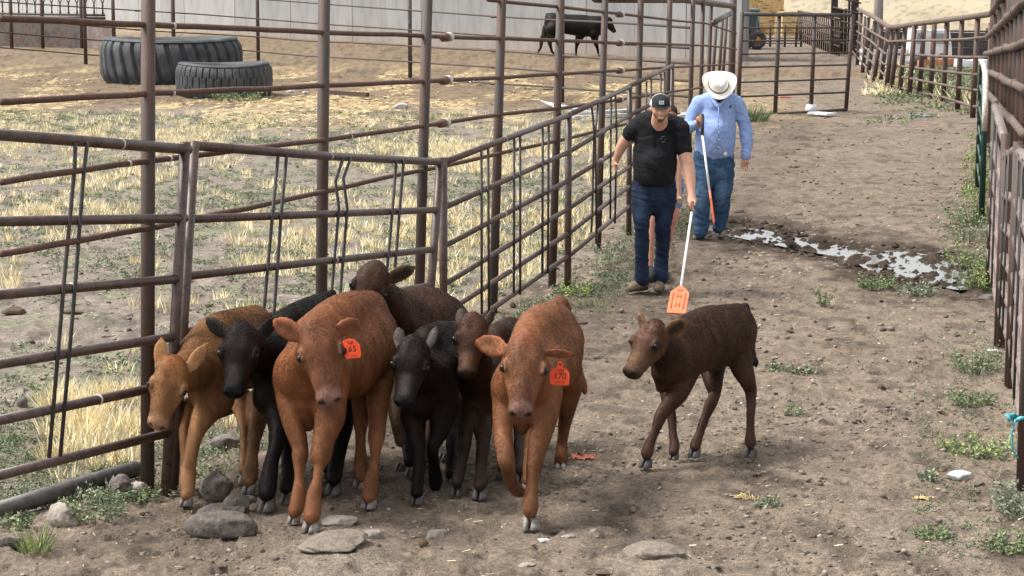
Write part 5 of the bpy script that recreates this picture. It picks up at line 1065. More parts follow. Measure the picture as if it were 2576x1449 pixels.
# tyres lying flat
M_TYRE = mat('old_tyre_rubber', (.026, .028, .032), .7, var=[(.048, .052, .057), (.085, .085, .08)], scale=2.4, bump=.3, bscale=40, th=(.42, .72))
def tyre(label, x, yb, Rm, H, mode):
    p = np.array(G(x, yb)); q_ = at(x, yb, p[1]+Rm); c = np.array([q_.x, q_.y, 0.]); o = thing('scrap_tyre', label, 'tyre', tuple(c), 'old tractor tyres lying in the pasture')
    nt_, nz_ = 720, 26; th = np.linspace(0, 2*np.pi, nt_, endpoint=False); zz = np.linspace(0, 1, nz_); T, Z = np.meshgrid(th, zz, indexing='ij')
    bulge = Rm*(1-.055*(2*Z-1)**4*1.4); 
    if mode == 0:
        n = 34; ph = (T*n/(2*np.pi)+Z*.75+.12*np.sin(T*7)) % 1; g = sst(.60, .68, ph)*sst(1.0, .92, ph); rr = bulge-.10*g*sst(.0, .12, Z+.0)*sst(1.02, .93, Z)
    else:
        n = 40; row = np.floor(Z*3.0); ph = (T*n/(2*np.pi)+row*.5) % 1; zl = (Z*3) % 1; e1 = np.abs(ph-.5)*2; bd_ = np.minimum(1-np.abs(zl-.5)*2+.0, 1)
        hexd = np.minimum(1-e1, (1-np.abs(zl-.5)*2)*.9+.25*(1-e1)); g = 1-sst(.05, .16, hexd); rr = bulge-.055*g*sst(.0, .1, Z)*sst(1.02, .9, Z)
    rr = rr+(fbm(T*9, Z*4, 33)-.5)*.03
    V = np.stack([c[0]+rr*np.cos(T), c[1]+rr*np.sin(T), Z*H*(1)-.04+.03*np.sin(T*2+1)], -1).reshape(-1, 3); I = np.arange(nt_*nz_).reshape(nt_, nz_); J = np.roll(I, -1, 0)
    Q = np.stack([I[:, :-1], J[:, :-1], J[:, 1:], I[:, 1:]], -1).reshape(-1, 4); mkobj('tread', V, Q, M_TYRE, o, False, None)
    prof = [(1.0, 1.0), (.985, 1.035), (.93, 1.06), (.84, 1.04), (.78, .96), (.76, .86), (.80, .6), (.84, .3), (.84, 0)]; n = 96; rings = []
    for a, b in prof: rings.append([[c[0]+Rm*a*.945*math.cos(2*math.pi*k/n), c[1]+Rm*a*.945*math.sin(2*math.pi*k/n), H*b-.04+.03*math.sin(4*math.pi*k/n+1)] for k in range(n)])
    mb = MB(); mb.add(np.array(rings).reshape(-1, 3), [(i*n+k, i*n+(k+1) % n, (i+1)*n+(k+1) % n, (i+1)*n+k) for i in range(len(prof)-1) for k in range(n)]); mb.build('sidewall', M_TYRE, o)
tyre('giant worn tyre with wide vertical lugs lying flat in the pasture', 433, 212, 1.95, 1.16, 0)
tyre('smaller blocky-tread tyre lying flat in front of the giant one', 565, 247, 1.16, .78, 1)
# hay
M_HAY = mat('hay', (.44, .30, .13), .95, var=[(.55, .40, .19), (.20, .125, .055)], scale=2.6, bump=1.0, bscale=30, stretch=(1, 1, 2.2))
h0 = np.array(G(1905, 88)); HS = thing('hay_stack', 'tall golden stack of big square bales behind the gate', 'hay stack', tuple(h0)); HS['group'] = 'hay'
for (px, row, w_) in ((1873, 0, 1.35), (1932, 0, 1.3), (1873, 1, 1.32), (1932, 1, 1.36), (1876, 2, 1.3), (1935, 2, 1.3), (1872, 3, 1.3), (1930, 3, 1.3)):
    p = at(px, 80, 104.); V, Q = gridbox((p.x, 104+.6+.1*RNG.random(), .62+row*1.22), (w_*.95, 2.3, 1.24), .12+RNG.normal(0, .03), 14, .10, int(px+row)); mkobj('bale', V, Q, M_HAY, HS, False)
p = at(1978, 80, 103.); V, Q = gridbox((p.x, 103.5, .6), (1.0, 1.6, 1.2), .3, 14, .12, 5); mkobj('bale', V, Q, M_HAY, HS, False)
for i in range(5):
    p = at(1990+i*26, 100, 118.+i*6); 
# tractor behind the gate hinge
tp = np.array(G(1893, 122)); TR = thing('tractor', 'small tractor with blue-green cab and orange hood parked before the hay', 'tractor', tuple(tp))
M_CABG = mat('blue_green_cab', (.05, .15, .19), .35, var=(.10, .22, .26), scale=3); M_GLS = mat('cab_glass', (.05, .08, .10), .08, spec=.8); M_ORG = mat('orange_tractor_paint', (.55, .26, .06), .5, var=(.42, .20, .05), scale=5)
def tx(x, y, d=0): return np.array(at(x, y, tp[1]+d))
for (x, y0_, y1_, w_, d_) in ((1872, 28, 74, 1.05, 1.2),):
    a, b = tx(x, y0_), tx(x, y1_); c = (a+b)/2
    for sx in (-1, 1):
        for sy in (-1, 1): mb = MB(); mb.tube([[b[0]+sx*w_*.5, b[1]+sy*.55, b[2]], [a[0]+sx*w_*.45, a[1]+sy*.5, a[2]]], .045, 8); mb.build('cab_post', M_CABG, TR)
    V, Q = gridbox((a[0], a[1], a[2]+.04), (w_*1.08, 1.25, .10), 0, 6, .03, 3); mkobj('cab_roof', V, Q, M_CABG, TR)
    mb = MB(); mb.box((c[0], c[1], c[2]+.05), (w_*.86, 1.0, (a-b)[2]*.85)); mb.build('cab_glass', M_GLS, TR, False)
    V, Q = gridbox((b[0], b[1], b[2]-.12), (w_*1.02, 1.15, .26), 0, 6, .03, 3); mkobj('cab_base', V, Q, M_CABG, TR)
V, Q = gridbox(tx(1893, 82), (.95, .62, .45), 0, 8, .05, 2); mkobj('hood', V, Q, M_ORG, TR); V, Q = gridbox(tx(1880, 98), (1.2, .5, .30), 0, 6, .05, 2); mkobj('chassis', V, Q, M_DARK, TR)
for (x, y, r) in ((1872, 96, .50), (1904, 101, .37)):
    for dd in (-.5, .6):
        c = tx(x, y, dd); c[2] = r; n = 40; rings = []
        for (ra, oy) in ((.45, -.10), (.62, -.14), (.92, -.15), (1, -.09), (1, .09), (.92, .15), (.62, .14), (.45, .10)):
            rings.append([[c[0]+r*(ra+(.03*(k % 2) if ra == 1 else 0))*math.cos(2*math.pi*k/n), c[1]+oy, c[2]+r*(ra+(.03*(k % 2) if ra == 1 else 0))*math.sin(2*math.pi*k/n)] for k in range(n)])
        mb = MB(); mb.add(np.array(rings).reshape(-1, 3), [(i*n+k, i*n+(k+1) % n, (i+1)*n+(k+1) % n, (i+1)*n+k) for i in range(7) for k in range(n)]); w_ = mb.build('wheel', M_TYRE, TR)
        mb = MB(); mb.tube([c+[0, -.08, 0], c+[0, .08, 0]], r*.46, 20); mb.build('rim', M_ORG, w_)
# pens behind the gate
pp = np.array(G(1960, 118)); PN = thing('back_pen', 'low rusty rail pen in front of the hay, seen through the gate', 'fence', tuple(pp)); Yp = pp[1]
for x in (1916, 1938, 1958, 1975, 2003, 2016): a = at(x, 74 if x != 1958 else 58, Yp); mb = MB(); mb.tube([[a.x, Yp, 0], [a.x, Yp, max(a.z, .9)]], .045, 8); mb.build('post', M_RUST, PN)
for z in (.15, .36, .58, .80, 1.0): mb = MB(); mb.tube([np.array([at(1905, 80, Yp).x, Yp-.06, z]), np.array([at(2020, 80, Yp).x, Yp-.06, z])], .022, 7); mb.build('rail', M_RUST if z < .9 else M_GREYP, PN)
a, b = np.array([at(2006, 90, 96.).x, 96., 0]), np.array([at(2112, 90, 76.).x, 76., 0]); SF = thing('slat_fence', 'row of close upright rusty posts running away towards the hay', 'fence', tuple((a+b)/2))
n = 21
for i in range(n): t = (i/(n-1))**.9; p = a+(b-a)*t; mb = MB(); mb.tube([p, p+[0, 0, 1.32+.04*RNG.random()]], .034, 8); mb.build('slat', M_RUST if RNG.random() < .6 else M_POST, SF)
for z in (.35, .7, 1.0, 1.34): mb = MB(); mb.tube([a+[0, -.08, z], b+[0, -.08, z]], .035 if z < 1.3 else .05, 8); mb.build('rail', M_RUST, SF)
ch = np.array(G(2120, 136)); CH = thing('loading_chute', 'tall dark loading chute posts where the far lane fences meet', 'chute', tuple(ch)); Yc = ch[1]
M_TIM = mat('dark_chute_timber', (.035, .028, .026), .85, var=(.06, .045, .038), scale=4, bump=.5, bscale=20, stretch=(3, 3, .5))
for (x, top_, w_) in ((2100, -14, .24), (2117, 24, .25), (2129, 22, .10), (2137, -20, .07), (2147, -12, .18), (2157, -25, .07)):
    q = at(x, top_, Yc); V, Q = gridbox((q.x, Yc+RNG.normal(0, .2), q.z/2), (w_, .16, q.z), 0, 6, .02, int(x)); mkobj('upright', V, Q, M_TIM, CH, False)
for z in (.35, .75, 1.15, 1.6, 2.0): mb = MB(); mb.tube([np.array([at(2094, 0, Yc).x, Yc-.18, z+.15]), np.array([at(2160, 0, Yc).x, Yc-.6, z-.1])], .035, 7); mb.build('rail', M_POST, CH)
q = np.array(G(2207, 152)); mb = MB(); mb.tube([q-[0, 0, .2], q+[0, 0, 2], q+[.03, 0, 8.5]], [.165, .155, .13], 14); o = mb.build('utility_pole', mat('grey_weathered_wood', (.20, .18, .16), .85, var=(.29, .265, .24), scale=5, bump=.6, bscale=30, stretch=(4, 4, .3))); tag(o, 'grey weathered wooden utility pole behind the lane fence', 'pole')
# windbreak, old truck body, junk
a, b = np.array(G(2178, 150)), np.array(G(2520, 158)); WB = thing('windbreak_fence', 'black sheet windbreak panels behind the far lane fence', 'fence', tuple((a+b)/2)); d = unit(b-a); L_ = np.linalg.norm(b-a); rz = math.atan2(d[1], d[0])
M_BLKS = mat('black_sheet', (.020, .020, .024), .6, var=(.035, .034, .038), scale=3)
t = 0
while t < L_: c = a+d*(t+.75)+[0, .5, 0]; V, Q = gridbox((c[0], c[1], .50), (1.46, .05, .95), rz, 4, .0); mkobj('sheet_panel', V, Q, M_BLKS, WB, False); mb = MB(); p = a+d*t+[0, .42, 0]; mb.tube([p, p+[0, 0, 1.15+.35*(int(t) % 3 == 0)]], .04, 7); mb.build('post', M_DARK, WB); t += 1.5
for z in (.45, .7, 1.03): mb = MB(); mb.tube([a+[0, .38, z], b+[0, .38, z]], .03, 7); mb.build('rail', M_DARK, WB)
q = np.array(G(2333, 164)); TK = thing('truck_body', 'old white truck cab shell standing in the junk beyond the lane fence', 'truck', tuple(q))
M_WHT = mat('chalky_white_paint', (.52, .52, .53), .6, var=[(.62, .62, .62), (.30, .27, .25)], scale=2.2, th=(.44, .74))
def prism(pts, y0_, y1_, cx, cy):
    n = len(pts); V = [[cx+a, cy+y0_, b] for a, b in pts]+[[cx+a, cy+y1_, b] for a, b in pts]; return V, [tuple(range(n)), tuple(range(n, 2*n))[::-1]]+[(i, i+n, (i+1) % n+n, (i+1) % n) for i in range(n)]
mb = MB(); V, Fc = prism([(-.62, .12), (-.62, .62), (-.55, 1.15), (-.20, 1.18), (-.10, 1.14), (.58, 1.16), (.66, .55), (.66, .12)], -.6, .7, q[0], q[1]); mb.add(V, Fc); bdy = mb.build('body', M_WHT, TK, False)
mb = MB(); V, Fc = prism([(-.5, .72), (-.46, 1.06), (-.27, 1.06), (-.25, .72)], -.612, -.59, q[0], q[1]); mb.add(V, Fc); mb.build('window', mat('clouded_glass', (.22, .23, .25), .3), bdy, False); mb = MB(); V, Fc = prism([(.02, .72), (.04, 1.05), (.5, 1.05), (.55, .72)], -.612, -.59, q[0], q[1]); mb.add(V, Fc)
mb.build('window', bpy.data.materials['clouded_glass'], bdy, False)
for cx_ in (-.35, .38): mb = MB(); mb.tube([q+[cx_, -.64, .20], q+[cx_, -.45, .20]], .22, 20); mb.build('wheel', M_TYRE, TK)
mb = MB(); mb.tube([q+[-.4, -.2, 1.18], q+[-.4, -.2, 1.34], q+[.2, -.2, 1.34], q+[.2, -.2, 1.2]], .03, 8); mb.build('roof_rack', M_DARK, TK)
def scrap(name, label, cat, x, y, w_, dp, h_, m, sd, rz=0.): 
    q = np.array(G(x, y)); V, Q = gridbox((q[0], q[1]+dp/2, h_/2), (w_, dp, h_), rz, 10, .0, sd); V = V+((n3(V-q, 3./max(w_, .3), 4, sd)-.5)*min(w_, 1.)*.35)[:, None]*np.array([.5, .5, .6]); V[:, 2] = np.maximum(V[:, 2], -.03); tag(mkobj(name, V, Q, m, None, False), label, cat)
M_WPL = mat('white_plastic_sheet', (.66, .67, .69), .5, var=(.45, .46, .48), scale=5)
scrap('plastic_sheet', 'long rumpled white plastic sheet under the truck shell beyond the lane fence', 'plastic sheet', 2240, 164, 1.9, .5, .50, M_WPL, 3)
scrap('plastic_sheet', 'small white plastic heap at the foot of the utility pole', 'plastic sheet', 2178, 152, .42, .3, .3, M_WPL, 8)
scrap('plastic_sheet', 'torn white plastic sheet near the right corner post of the lane fence', 'plastic sheet', 2450, 170, 1.1, .5, .22, M_WPL, 13)
scrap('scrap_heap', 'low rust-orange scrap heap beyond the lane fence', 'scrap', 2362, 167, 1.25, .7, .22, mat('rust_orange', (.30, .12, .05), .9, var=(.42, .22, .12), scale=5), 5)
# distant ridge beyond the dry field
V = []; Fc = []; n = 60
for i in range(n):
    x = -900+1800*i/(n-1); t = 150+60*fbm(np.array([x*.004]), np.array([3.]), 5)[0]; V += [(x, 2300, -20), (x, 2400, t), (x, 2700, t*1.2)]
for i in range(n-1): Fc += [(i*3, (i+1)*3, (i+1)*3+1, i*3+1), (i*3+1, (i+1)*3+1, (i+1)*3+2, i*3+2)]
mb = MB(); mb.add(V, Fc); tag(mb.build('hills', mat('dry_far_hills', (.30, .27, .20), .95, var=(.20, .21, .17), scale=.02)), kind='structure')
# ------------------------------------------------------------------ stones, clods, litter, weeds
def ico(n=3):
    import bmesh
    bm = bmesh.new(); bmesh.ops.create_icosphere(bm, subdivisions=n, radius=1); V = np.array([v.co[:] for v in bm.verts]); Fc = np.array([[v.index for v in f.verts] for f in bm.faces]); bm.free(); return V, Fc
IV, IF = ico(4)
M_STONE = mat('grey_brown_stone', (.105, .088, .078), .85, var=[(.17, .143, .122), (.070, .057, .050)], scale=9, bump=1.0, bscale=60)
M_STONEP = mat('pale_dusty_stone', (.22, .19, .16), .9, var=[(.30, .265, .225), (.16, .13, .108)], scale=12, bump=.8, bscale=50)
M_STONEE = mat('half_buried_stone', (.165, .133, .104), .95, var=[(.225, .187, .15), (.125, .098, .075)], scale=14, bump=1.0, bscale=70)
M_STONEW = mat('whitish_stone', (.38, .37, .355), .8, var=[(.50, .49, .47), (.27, .25, .23)], scale=9, bump=.6, bscale=40)
M_STONED = mat('dark_lava_stone', (.085, .072, .07), .9, var=[(.15, .125, .115), (.06, .05, .048)], scale=14, bump=.9, bscale=50)
def rock(label, x, yb, wpx, hpx, m, sd, sink=.25, flat=1., rz=0., ang=.5):
    """stone whose foot is at pixel (x, yb), wpx wide and about hpx tall in the picture"""
    p = G(x, yb); s = p.y/F; w_ = wpx*s; h_ = max(hpx*s-w_*.12, .015); V = IV.copy()
    V = V*(1+(n3(V*1.0+sd*3.1, 1.1, 3, sd)-.5)[:, None]*ang*1.5)
    rk = np.random.default_rng(sd)
    for _ in range(int(9+14*ang)):
        nn = unit(rk.normal(0, 1, 3)); o_ = .62+.26*rk.random(); dd = V@nn-o_; V = V-np.maximum(dd, 0)[:, None]*nn*.85
    V = np.sign(V)*np.abs(V)**.92; V = V+V*((n3(V+sd, 6., 3, sd+4)-.5)*.22)[:, None]
    V[:, 0] *= w_/2; V[:, 1] *= w_/2*.75*flat; V[:, 2] *= h_*(.5+sink/2)*1.1
    c, s_ = math.cos(rz), math.sin(rz); X = V[:, 0]*c-V[:, 1]*s_; Yy = V[:, 0]*s_+V[:, 1]*c; V[:, 0], V[:, 1] = X, Yy
    z = float(hgt(p.x, p.y)); V = V+np.array([p.x, p.y+w_*.3, z+h_*(.5-sink*.5)]); tag(mkobj('rock', V, IF, m, None, ang < .6), label, 'rock', 'stones lying on the ground')
for a in [('big oval grey boulder in front of the black calf\'s hooves', 548, 1352, 200, 82, M_STONE, 3, .25, .8, .05, .35),
    ('angular brown stone behind the tan calf\'s front hoof', 538, 1262, 105, 88, M_STONE, 7, .2, .9, .3, .8), ('leaning wedge stone between the oval boulder and the angular brown stone', 588, 1288, 92, 66, M_STONE, 11, .2, .9, .6, .9),
    ('flat dusty slab right behind the oval boulder', 560, 1298, 130, 42, M_STONE, 14, .3, .9, -.1, .5), ('reddish pebble-sized stone beside the tan calf\'s hind hoof', 628, 1262, 44, 30, M_STONED, 16, .3, .9, 0, .7),
    ('long flat dusty stone right behind the large red-brown calf\'s front hooves', 850, 1322, 120, 34, M_STONEP, 19, .3, .9, -.1, .6),
    ('pale pointed stone among weeds at the left edge', 146, 1338, 95, 66, M_STONEP, 22, .2, .8, -.4, .8), ('dark brown stone at the foot of the tall left post', 300, 1260, 66, 62, M_STONED, 25, .25, .9, .3, .9), ('flat pale stone right of the dark stone by the tall left post', 345, 1258, 70, 42, M_STONEP, 27, .3, .9, 0, .6),
    ('round dusty hump of half-buried stone below the tag 170 calf', 1640, 1410, 170, 44, M_STONEE, 31, 1.0, 1.6, .1, .95), ('rough half-buried stone ridge in the foreground below the large red-brown calf', 838, 1400, 190, 38, M_STONEE, 34, 1.0, 1.7, -.3, 1.1),
    ('small pale knob stone below the small black calf', 1100, 1342, 66, 30, M_STONEP, 37, .5, 1.1, 0, .6), ('low dusty stone right of the large red-brown calf\'s hooves', 932, 1352, 84, 26, M_STONEP, 38, .6, 1.2, 0, .5),
    ('white angular stone on the right side of the lane', 2422, 1208, 76, 32, M_STONEW, 41, .25, .8, -.2, .7), ('small grey stone touching the white angular one', 2462, 1216, 34, 18, M_STONE, 43, .3, .9, 0, .5),
    ('grey stone at the right end of the puddle', 2374, 630, 34, 14, M_STONE, 45, .3, .9, 0, .6), ('pale square stone up the lane behind the blue-shirted man', 1861, 530, 28, 14, M_STONEP, 47, .2, .9, 0, .7),
    ('white stone in the pasture between two tall posts', 1010, 272, 42, 20, M_STONEW, 49, .25, .9, 0, .4), ('white stone near the small tyre in the pasture', 733, 232, 26, 10, M_STONEW, 51, .25, .9, 0, .5), ('white stone farther right of the small tyre', 768, 236, 22, 10, M_STONEW, 52, .25, .9, .5, .6),
    ('brown stone in the grass beside the left panel', 96, 1105, 44, 26, M_STONED, 54, .3, .9, 0, .7), ('small grey stone seen through the left panel', 54, 1020, 34, 34, M_STONE, 56, .3, .9, 0, .9), ('jumbled grey stone behind the tan calf', 560, 1125, 90, 46, M_STONE, 58, .3, .9, 0, .8), ('low grey stone at the lower left edge', 20, 1385, 70, 32, M_STONE, 60, .4, .9, 0, .6),
    ('pale stone at the foot of the second right panel post', 2500, 882, 36, 18, M_STONEW, 62, .3, .9, 0, .5), ('grey rock at the base of the far right panel post', 2490, 745, 60, 20, M_STONED, 64, .3, .7, .3, .5),
    ('small white stone in the lane above the lone brown calf', 2018, 1106, 16, 12, M_STONEW, 66, .2, 1, 0, .6), ('tiny white stone beside the tag 170 calf\'s path', 1432, 1344, 40, 12, M_STONEP, 68, .4, 1, 0, .6), ('thin pale slab stone in the middle foreground', 1368, 1356, 46, 12, M_STONEW, 70, .4, .8, .2, .7), ('small rough stone in the lower foreground', 1325, 1418, 54, 16, M_STONEP, 72, .5, .9, .2, .7)]:
    rock(*a)
# loose clods and pebbles, too many to count
def clods(name, n, y0, y1, smin, smax, seed, cols, xr=(-.26, .27), mask=None):
    r = np.random.default_rng(seed); y = np.sqrt(r.random(n)*(y1**2-y0**2)+y0**2); x = r.uniform(xr[0], xr[1], n)*y; k = r.random(n) < (sst(.42, .66, fbm(x*1.4, y*1.0, seed+5, 4))*.9+.10)
    if mask is not None: k &= mask(x, y)
    x, y = x[k], y[k]; n = len(x); v0, f0 = ico(1); m = len(v0); sz = smin+(smax-smin)*r.random(n)**3.2
    sc_ = np.stack([sz*(.7+.7*r.random(n)), sz*(.7+.5*r.random(n)), sz*(.35+.45*r.random(n))], 1); a = r.random(n)*6.28
    W = v0[None]*(1+r.normal(0, .22, (n, m, 1))); W = W*sc_[:, None]; c, s = np.cos(a)[:, None], np.sin(a)[:, None]; X = W[..., 0]*c-W[..., 1]*s; Yy = W[..., 0]*s+W[..., 1]*c
    V = np.stack([X+x[:, None], Yy+y[:, None], W[..., 2]+(hgt(x, y)+sc_[:, 2]*.25)[:, None]], -1).reshape(-1, 3); Fc = (f0[None]+(np.arange(n)*m)[:, None, None]).reshape(-1, 3)
    cols = np.array(cols); C = np.repeat(cols[r.integers(0, len(cols), n)]*(.75+.5*r.random(n))[:, None], m, 0)
    tag(mkobj(name, V, Fc, M_CLOD, None, False, (0, 0, 0), C), kind='stuff')
M_CLOD = mat('loose_soil', (1, 1, 1), .95, var=((.75,)*3, (1.2,)*3), scale=60, bump=.4, bscale=200, attr=True, spec=.15)
SOIL = [(.165, .135, .105), (.20, .165, .135), (.125, .10, .08), (.25, .215, .175), (.18, .15, .12)]
clods('soil_clods', 17000, 9.2, 15, .003, .020, 1, SOIL); clods('soil_clods', 10000, 15, 30, .005, .030, 2, SOIL); clods('pebbles', 2500, 9.2, 30, .003, .014, 3, [(.42, .37, .31), (.50, .47, .43), (.30, .26, .22)])
clods('dung_crumbs', 3500, 9.2, 40, .005, .03, 4, [(.075, .052, .036), (.10, .066, .043)]); clods('soil_clods', 5000, 30, 62, .012, .045, 6, [(.17, .13, .09), (.26, .20, .13), (.12, .085, .065)])
wq = np.array([[p.x, p.y] for p, c_ in PUDW]); clods('mud_lumps', 7000, G(0, 720).y, G(0, 545).y, .008, .045, 7, [(.045, .034, .026), (.06, .045, .034)], xr=(.08, .26), mask=lambda x, y: (puddle(x, y) < .30) & (puddle(x, y) > -.30))
# straw and chips lying flat
def flat_straw(name, n, y0, y1, ln, wd_, seed, cols, dens=None, xr=(-.26, .27)):
    r = np.random.default_rng(seed); y = np.sqrt(r.random(n)*(y1**2-y0**2)+y0**2); x = r.uniform(xr[0], xr[1], n)*y
    if dens is not None: k = r.random(n) < dens(x, y); x, y = x[k], y[k]
    n = len(x); a = r.random(n)*3.14; L2 = ln*(.4+r.random(n))/2; d = np.stack([np.cos(a)*L2, np.sin(a)*L2, r.normal(0, .12, n)*L2], 1); q = np.stack([-np.sin(a), np.cos(a), 0*a+.3], 1)*wd_*(.5+r.random(n))[:, None]/2
    c = np.stack([x, y, hgt(x, y)+.008+r.random(n)*.01], 1); V = np.stack([c-d-q, c+d-q, c+d+q, c-d+q], 1).reshape(-1, 3); Fc = np.arange(4*n).reshape(n, 4); cols = np.array(cols); C = np.repeat(cols[r.integers(0, len(cols), n)]*(.7+.5*r.random(n))[:, None], 4, 0)
    tag(mkobj(name, V, Fc, M_GRASS, None, False, (0, 0, 0), C), kind='stuff')
flat_straw('straw_bits', 7000, 9.2, 28, .035, .003, 11, DRY+[(.35, .27, .18)], lambda x, y: .25+.6*sst(.5, .7, fbm(x*1.2, y*.9, 15)))
flat_straw('straw_litter', 15000, 38, 62, .14, .022, 12, [(.55, .44, .24), (.46, .36, .19), (.62, .52, .32)], lambda x, y: sst(.42, .6, fbm(x*.9, y*.28, 101))*(x < 3.5)*sst(36, 42, y))
# weeds along the edges
def spots(L): P = [G(a, b) for a, b in L]; return np.array([p.x for p in P]), np.array([p.y for p in P])
def weed(label, x, y, w_, h_, cols=GRN, n=90, lean=.9, bw=.010, sd=0, group="weed clumps"):
    p = G(x, y)
    if 'grass' in label or 'dry' in label: o = blades('weed', np.array([p.x]), np.array([p.y]), h_, bw, w_, n, cols, lean, sd+int(x), par=None)
    else: o = leafy('weed', np.array([p.x]), np.array([p.y]), h_, w_, max(20, n//3), .014+.0011*p.y*.8, cols, int(x), 9, lean)
    o['label'] = label; o['category'] = 'weed'; o['group'] = group; del o['kind']
    return o
for a in [('feathery green weed beside the pale pointed stone at the left edge', 235, 1310, .16, .11, GRY+GRN, 260, 1.1, .006), ('bright grass tuft at the lower left edge', 88, 1385, .07, .14, YGR+GRN, 130, .8, .006), ('low green weed at the foot of the tall left post', 358, 1262, .07, .08, GRN, 120, 1.1, .006), ('green weed beside the end of the loose pipe', 262, 1268, .10, .10, GRY, 160, 1.1, .006), ('small weed at the very lower left corner', 40, 1330, .06, .10, GRN, 90, 1.0, .006),
    ('tall yellow-green weed at the right end of the puddle', 2445, 660, .26, .28, YGR+GRN+GRY, 220, .7, .011), ('tall bushy weed behind the puddle at the right fence', 2440, 598, .30, .32, GRN+GRY, 240, .7, .011), ('bushy green weed at the right fence above the puddle', 2452, 560, .26, .34, GRN, 300, .8, .012), ('yellow-flowered weed just below the puddle\'s right end', 2470, 712, .22, .26, GRN+YGR, 220, .6, .014),
    ('feathery weed between the right panel and the lane, above the white stone', 2452, 925, .16, .22, GRN+GRY, 240, .8, .009), ('low weed below the feathery one at the right', 2440, 1010, .12, .10, GRN, 160, 1.0, .008), ('spreading weed left of the nearest right panel post', 2462, 1130, .20, .10, GRY+YGR, 300, 1.2, .007), ('grey-green weed at the right frame edge below the rope', 2566, 1290, .10, .22, GRY, 320, .8, .007), ('low green weed right of the lone brown calf', 1995, 925, .18, .05, GRN+GRY, 150, 1.3, .008),
    ('small weed in the lane above the lone calf\'s back', 2072, 762, .05, .18, GRN, 60, .6, .010), ('tiny weed right of the lone calf', 1990, 1035, .06, .06, GRY, 60, 1.1, .007), ('low weed at the lower right', 2345, 1345, .08, .06, GRN, 120, 1.2, .006), ('small weed in the middle foreground', 1935, 1265, .06, .05, GRY, 80, 1.2, .006), ('small green weed beside the white stone', 2338, 1200, .05, .07, GRY, 80, 1.1, .006), ('weed in the lower right corner', 2540, 1380, .10, .10, GRN, 200, 1.0, .007),
    ('weed clump on the puddle bank', 2205, 720, .16, .14, GRN, 200, .8, .012), ('second weed on the puddle bank', 2310, 735, .16, .14, GRY, 200, .9, .012), ('green clump at the base of the low panel post beside the lane', 1530, 630, .18, .10, GRY, 110, 1.0, .009), ('grassy clump below the low panel near the capped man\'s boot', 1500, 760, .16, .07, GRY+YGR, 90, 1.1, .008), ('bright weed under the low panel end', 1452, 735, .12, .12, YGR, 110, .7, .008), ('grass at the foot of the gate hinge', 1868, 300, .5, .32, GRN, 260, .7, .03),
    ('green leaves against the foot of the small tyre', 600, 252, .6, .26, GRN, 300, .9, .035), ('lone dry stalk clump at the left panel', 215, 1080, .10, .24, DRY, 160, .5, .007)]: weed(*a)
x, y = spots([(2280+i*18, 215+i*5+RNG.normal(0, 7)) for i in range(14)]); blades('edge_grass', x, y, .34, .035, .32, 60, DRY+GRN, .6, 21, label=None)
x, y = spots([(2212+RNG.random()*270, 236+RNG.normal(0, 12)+RNG.random()*60) for i in range(16)]); leafy('edge_weeds', x, y, .08, .4, 14, .06, GRN, 22)
x, y = spots([(2195+RNG.random()*85, 150+RNG.random()*90) for i in range(46)]); blades('edge_grass', x, y, .2, .04, .3, 26, DRY, .8, 23)
x, y = spots([(2440+RNG.random()*55, 330+RNG.random()*230) for i in range(34)]); leafy('edge_weeds', x, y, .14, .16, 15, .035, GRN+YGR, 24)
x, y = spots([(2230+RNG.random()*280, 170+RNG.random()*75) for i in range(160)]); leafy('green_cover', x, y, .10, .5, 22, .07, [(.17, .19, .11), (.21, .23, .14), (.14, .16, .09)], 25)
r_ = np.random.default_rng(8); yv = 13+r_.random(300)*12; xv = fence_x(yv)+.1+r_.random(300)*.55*(.4+yv/25); leafy('edge_weeds', xv, yv, .06, .10, 9, .022, GRN+GRY, 26)
r_ = np.random.default_rng(18); yv = 10.6+r_.random(420)*2.4; xv = -.262*yv+r_.random(420)*(fence_x(yv)+.262*yv+.25); leafy('edge_weeds', xv, yv, .05, .08, 9, .014, GRN+GRY, 27)
xv, yv = spots([(120+RNG.random()*230, 1000+RNG.random()*170) for i in range(70)]); blades('dry_grass', xv, yv, .17, .006, .07, 46, DRY, .6, 28)
x, y = spots([(2300+RNG.random()*240, 760+RNG.random()*640) for i in range(160)]); leafy('low_weeds', x, y, .03, .06, 6, .014, GRN+GRY, 29)
x, y = spots([(1400+RNG.random()*160, 640+RNG.random()*140) for i in range(26)]); leafy('edge_weeds', x, y, .05, .12, 8, .02, GRN+GRY, 30)
# litter
def strip(name, label, cat, P, wd_, m, th=.01):
    mb = MB(); P = [np.array(p) for p in P]
    for i in range(len(P)-1):
        a, b = P[i], P[i+1]; d = unit(b-a); s = unit(np.cross(d, [0, 0, 1.]))*wd_/2; mb.add([a-s, a+s, b+s, b-s, a-s+[0, 0, th], a+s+[0, 0, th], b+s+[0, 0, th], b-s+[0, 0, th]], [(3, 2, 1, 0), (4, 5, 6, 7), (0, 1, 5, 4), (1, 2, 6, 5), (2, 3, 7, 6), (3, 0, 4, 7)])
    tag(mb.build(name, m, None, False), label, cat)
M_TIN = mat('white_sheet_metal', (.55, .56, .58), .35, var=(.40, .40, .40), scale=3, metal=.2)
p = [at(1357, 252, 46.), at(1390, 268, 45.6), at(1428, 285, 45.2)]; V = []
for i, q in enumerate(p): V += [np.array(q), np.array([q.x+.35, q.y-.2, max(.02, q.z-.32)])]
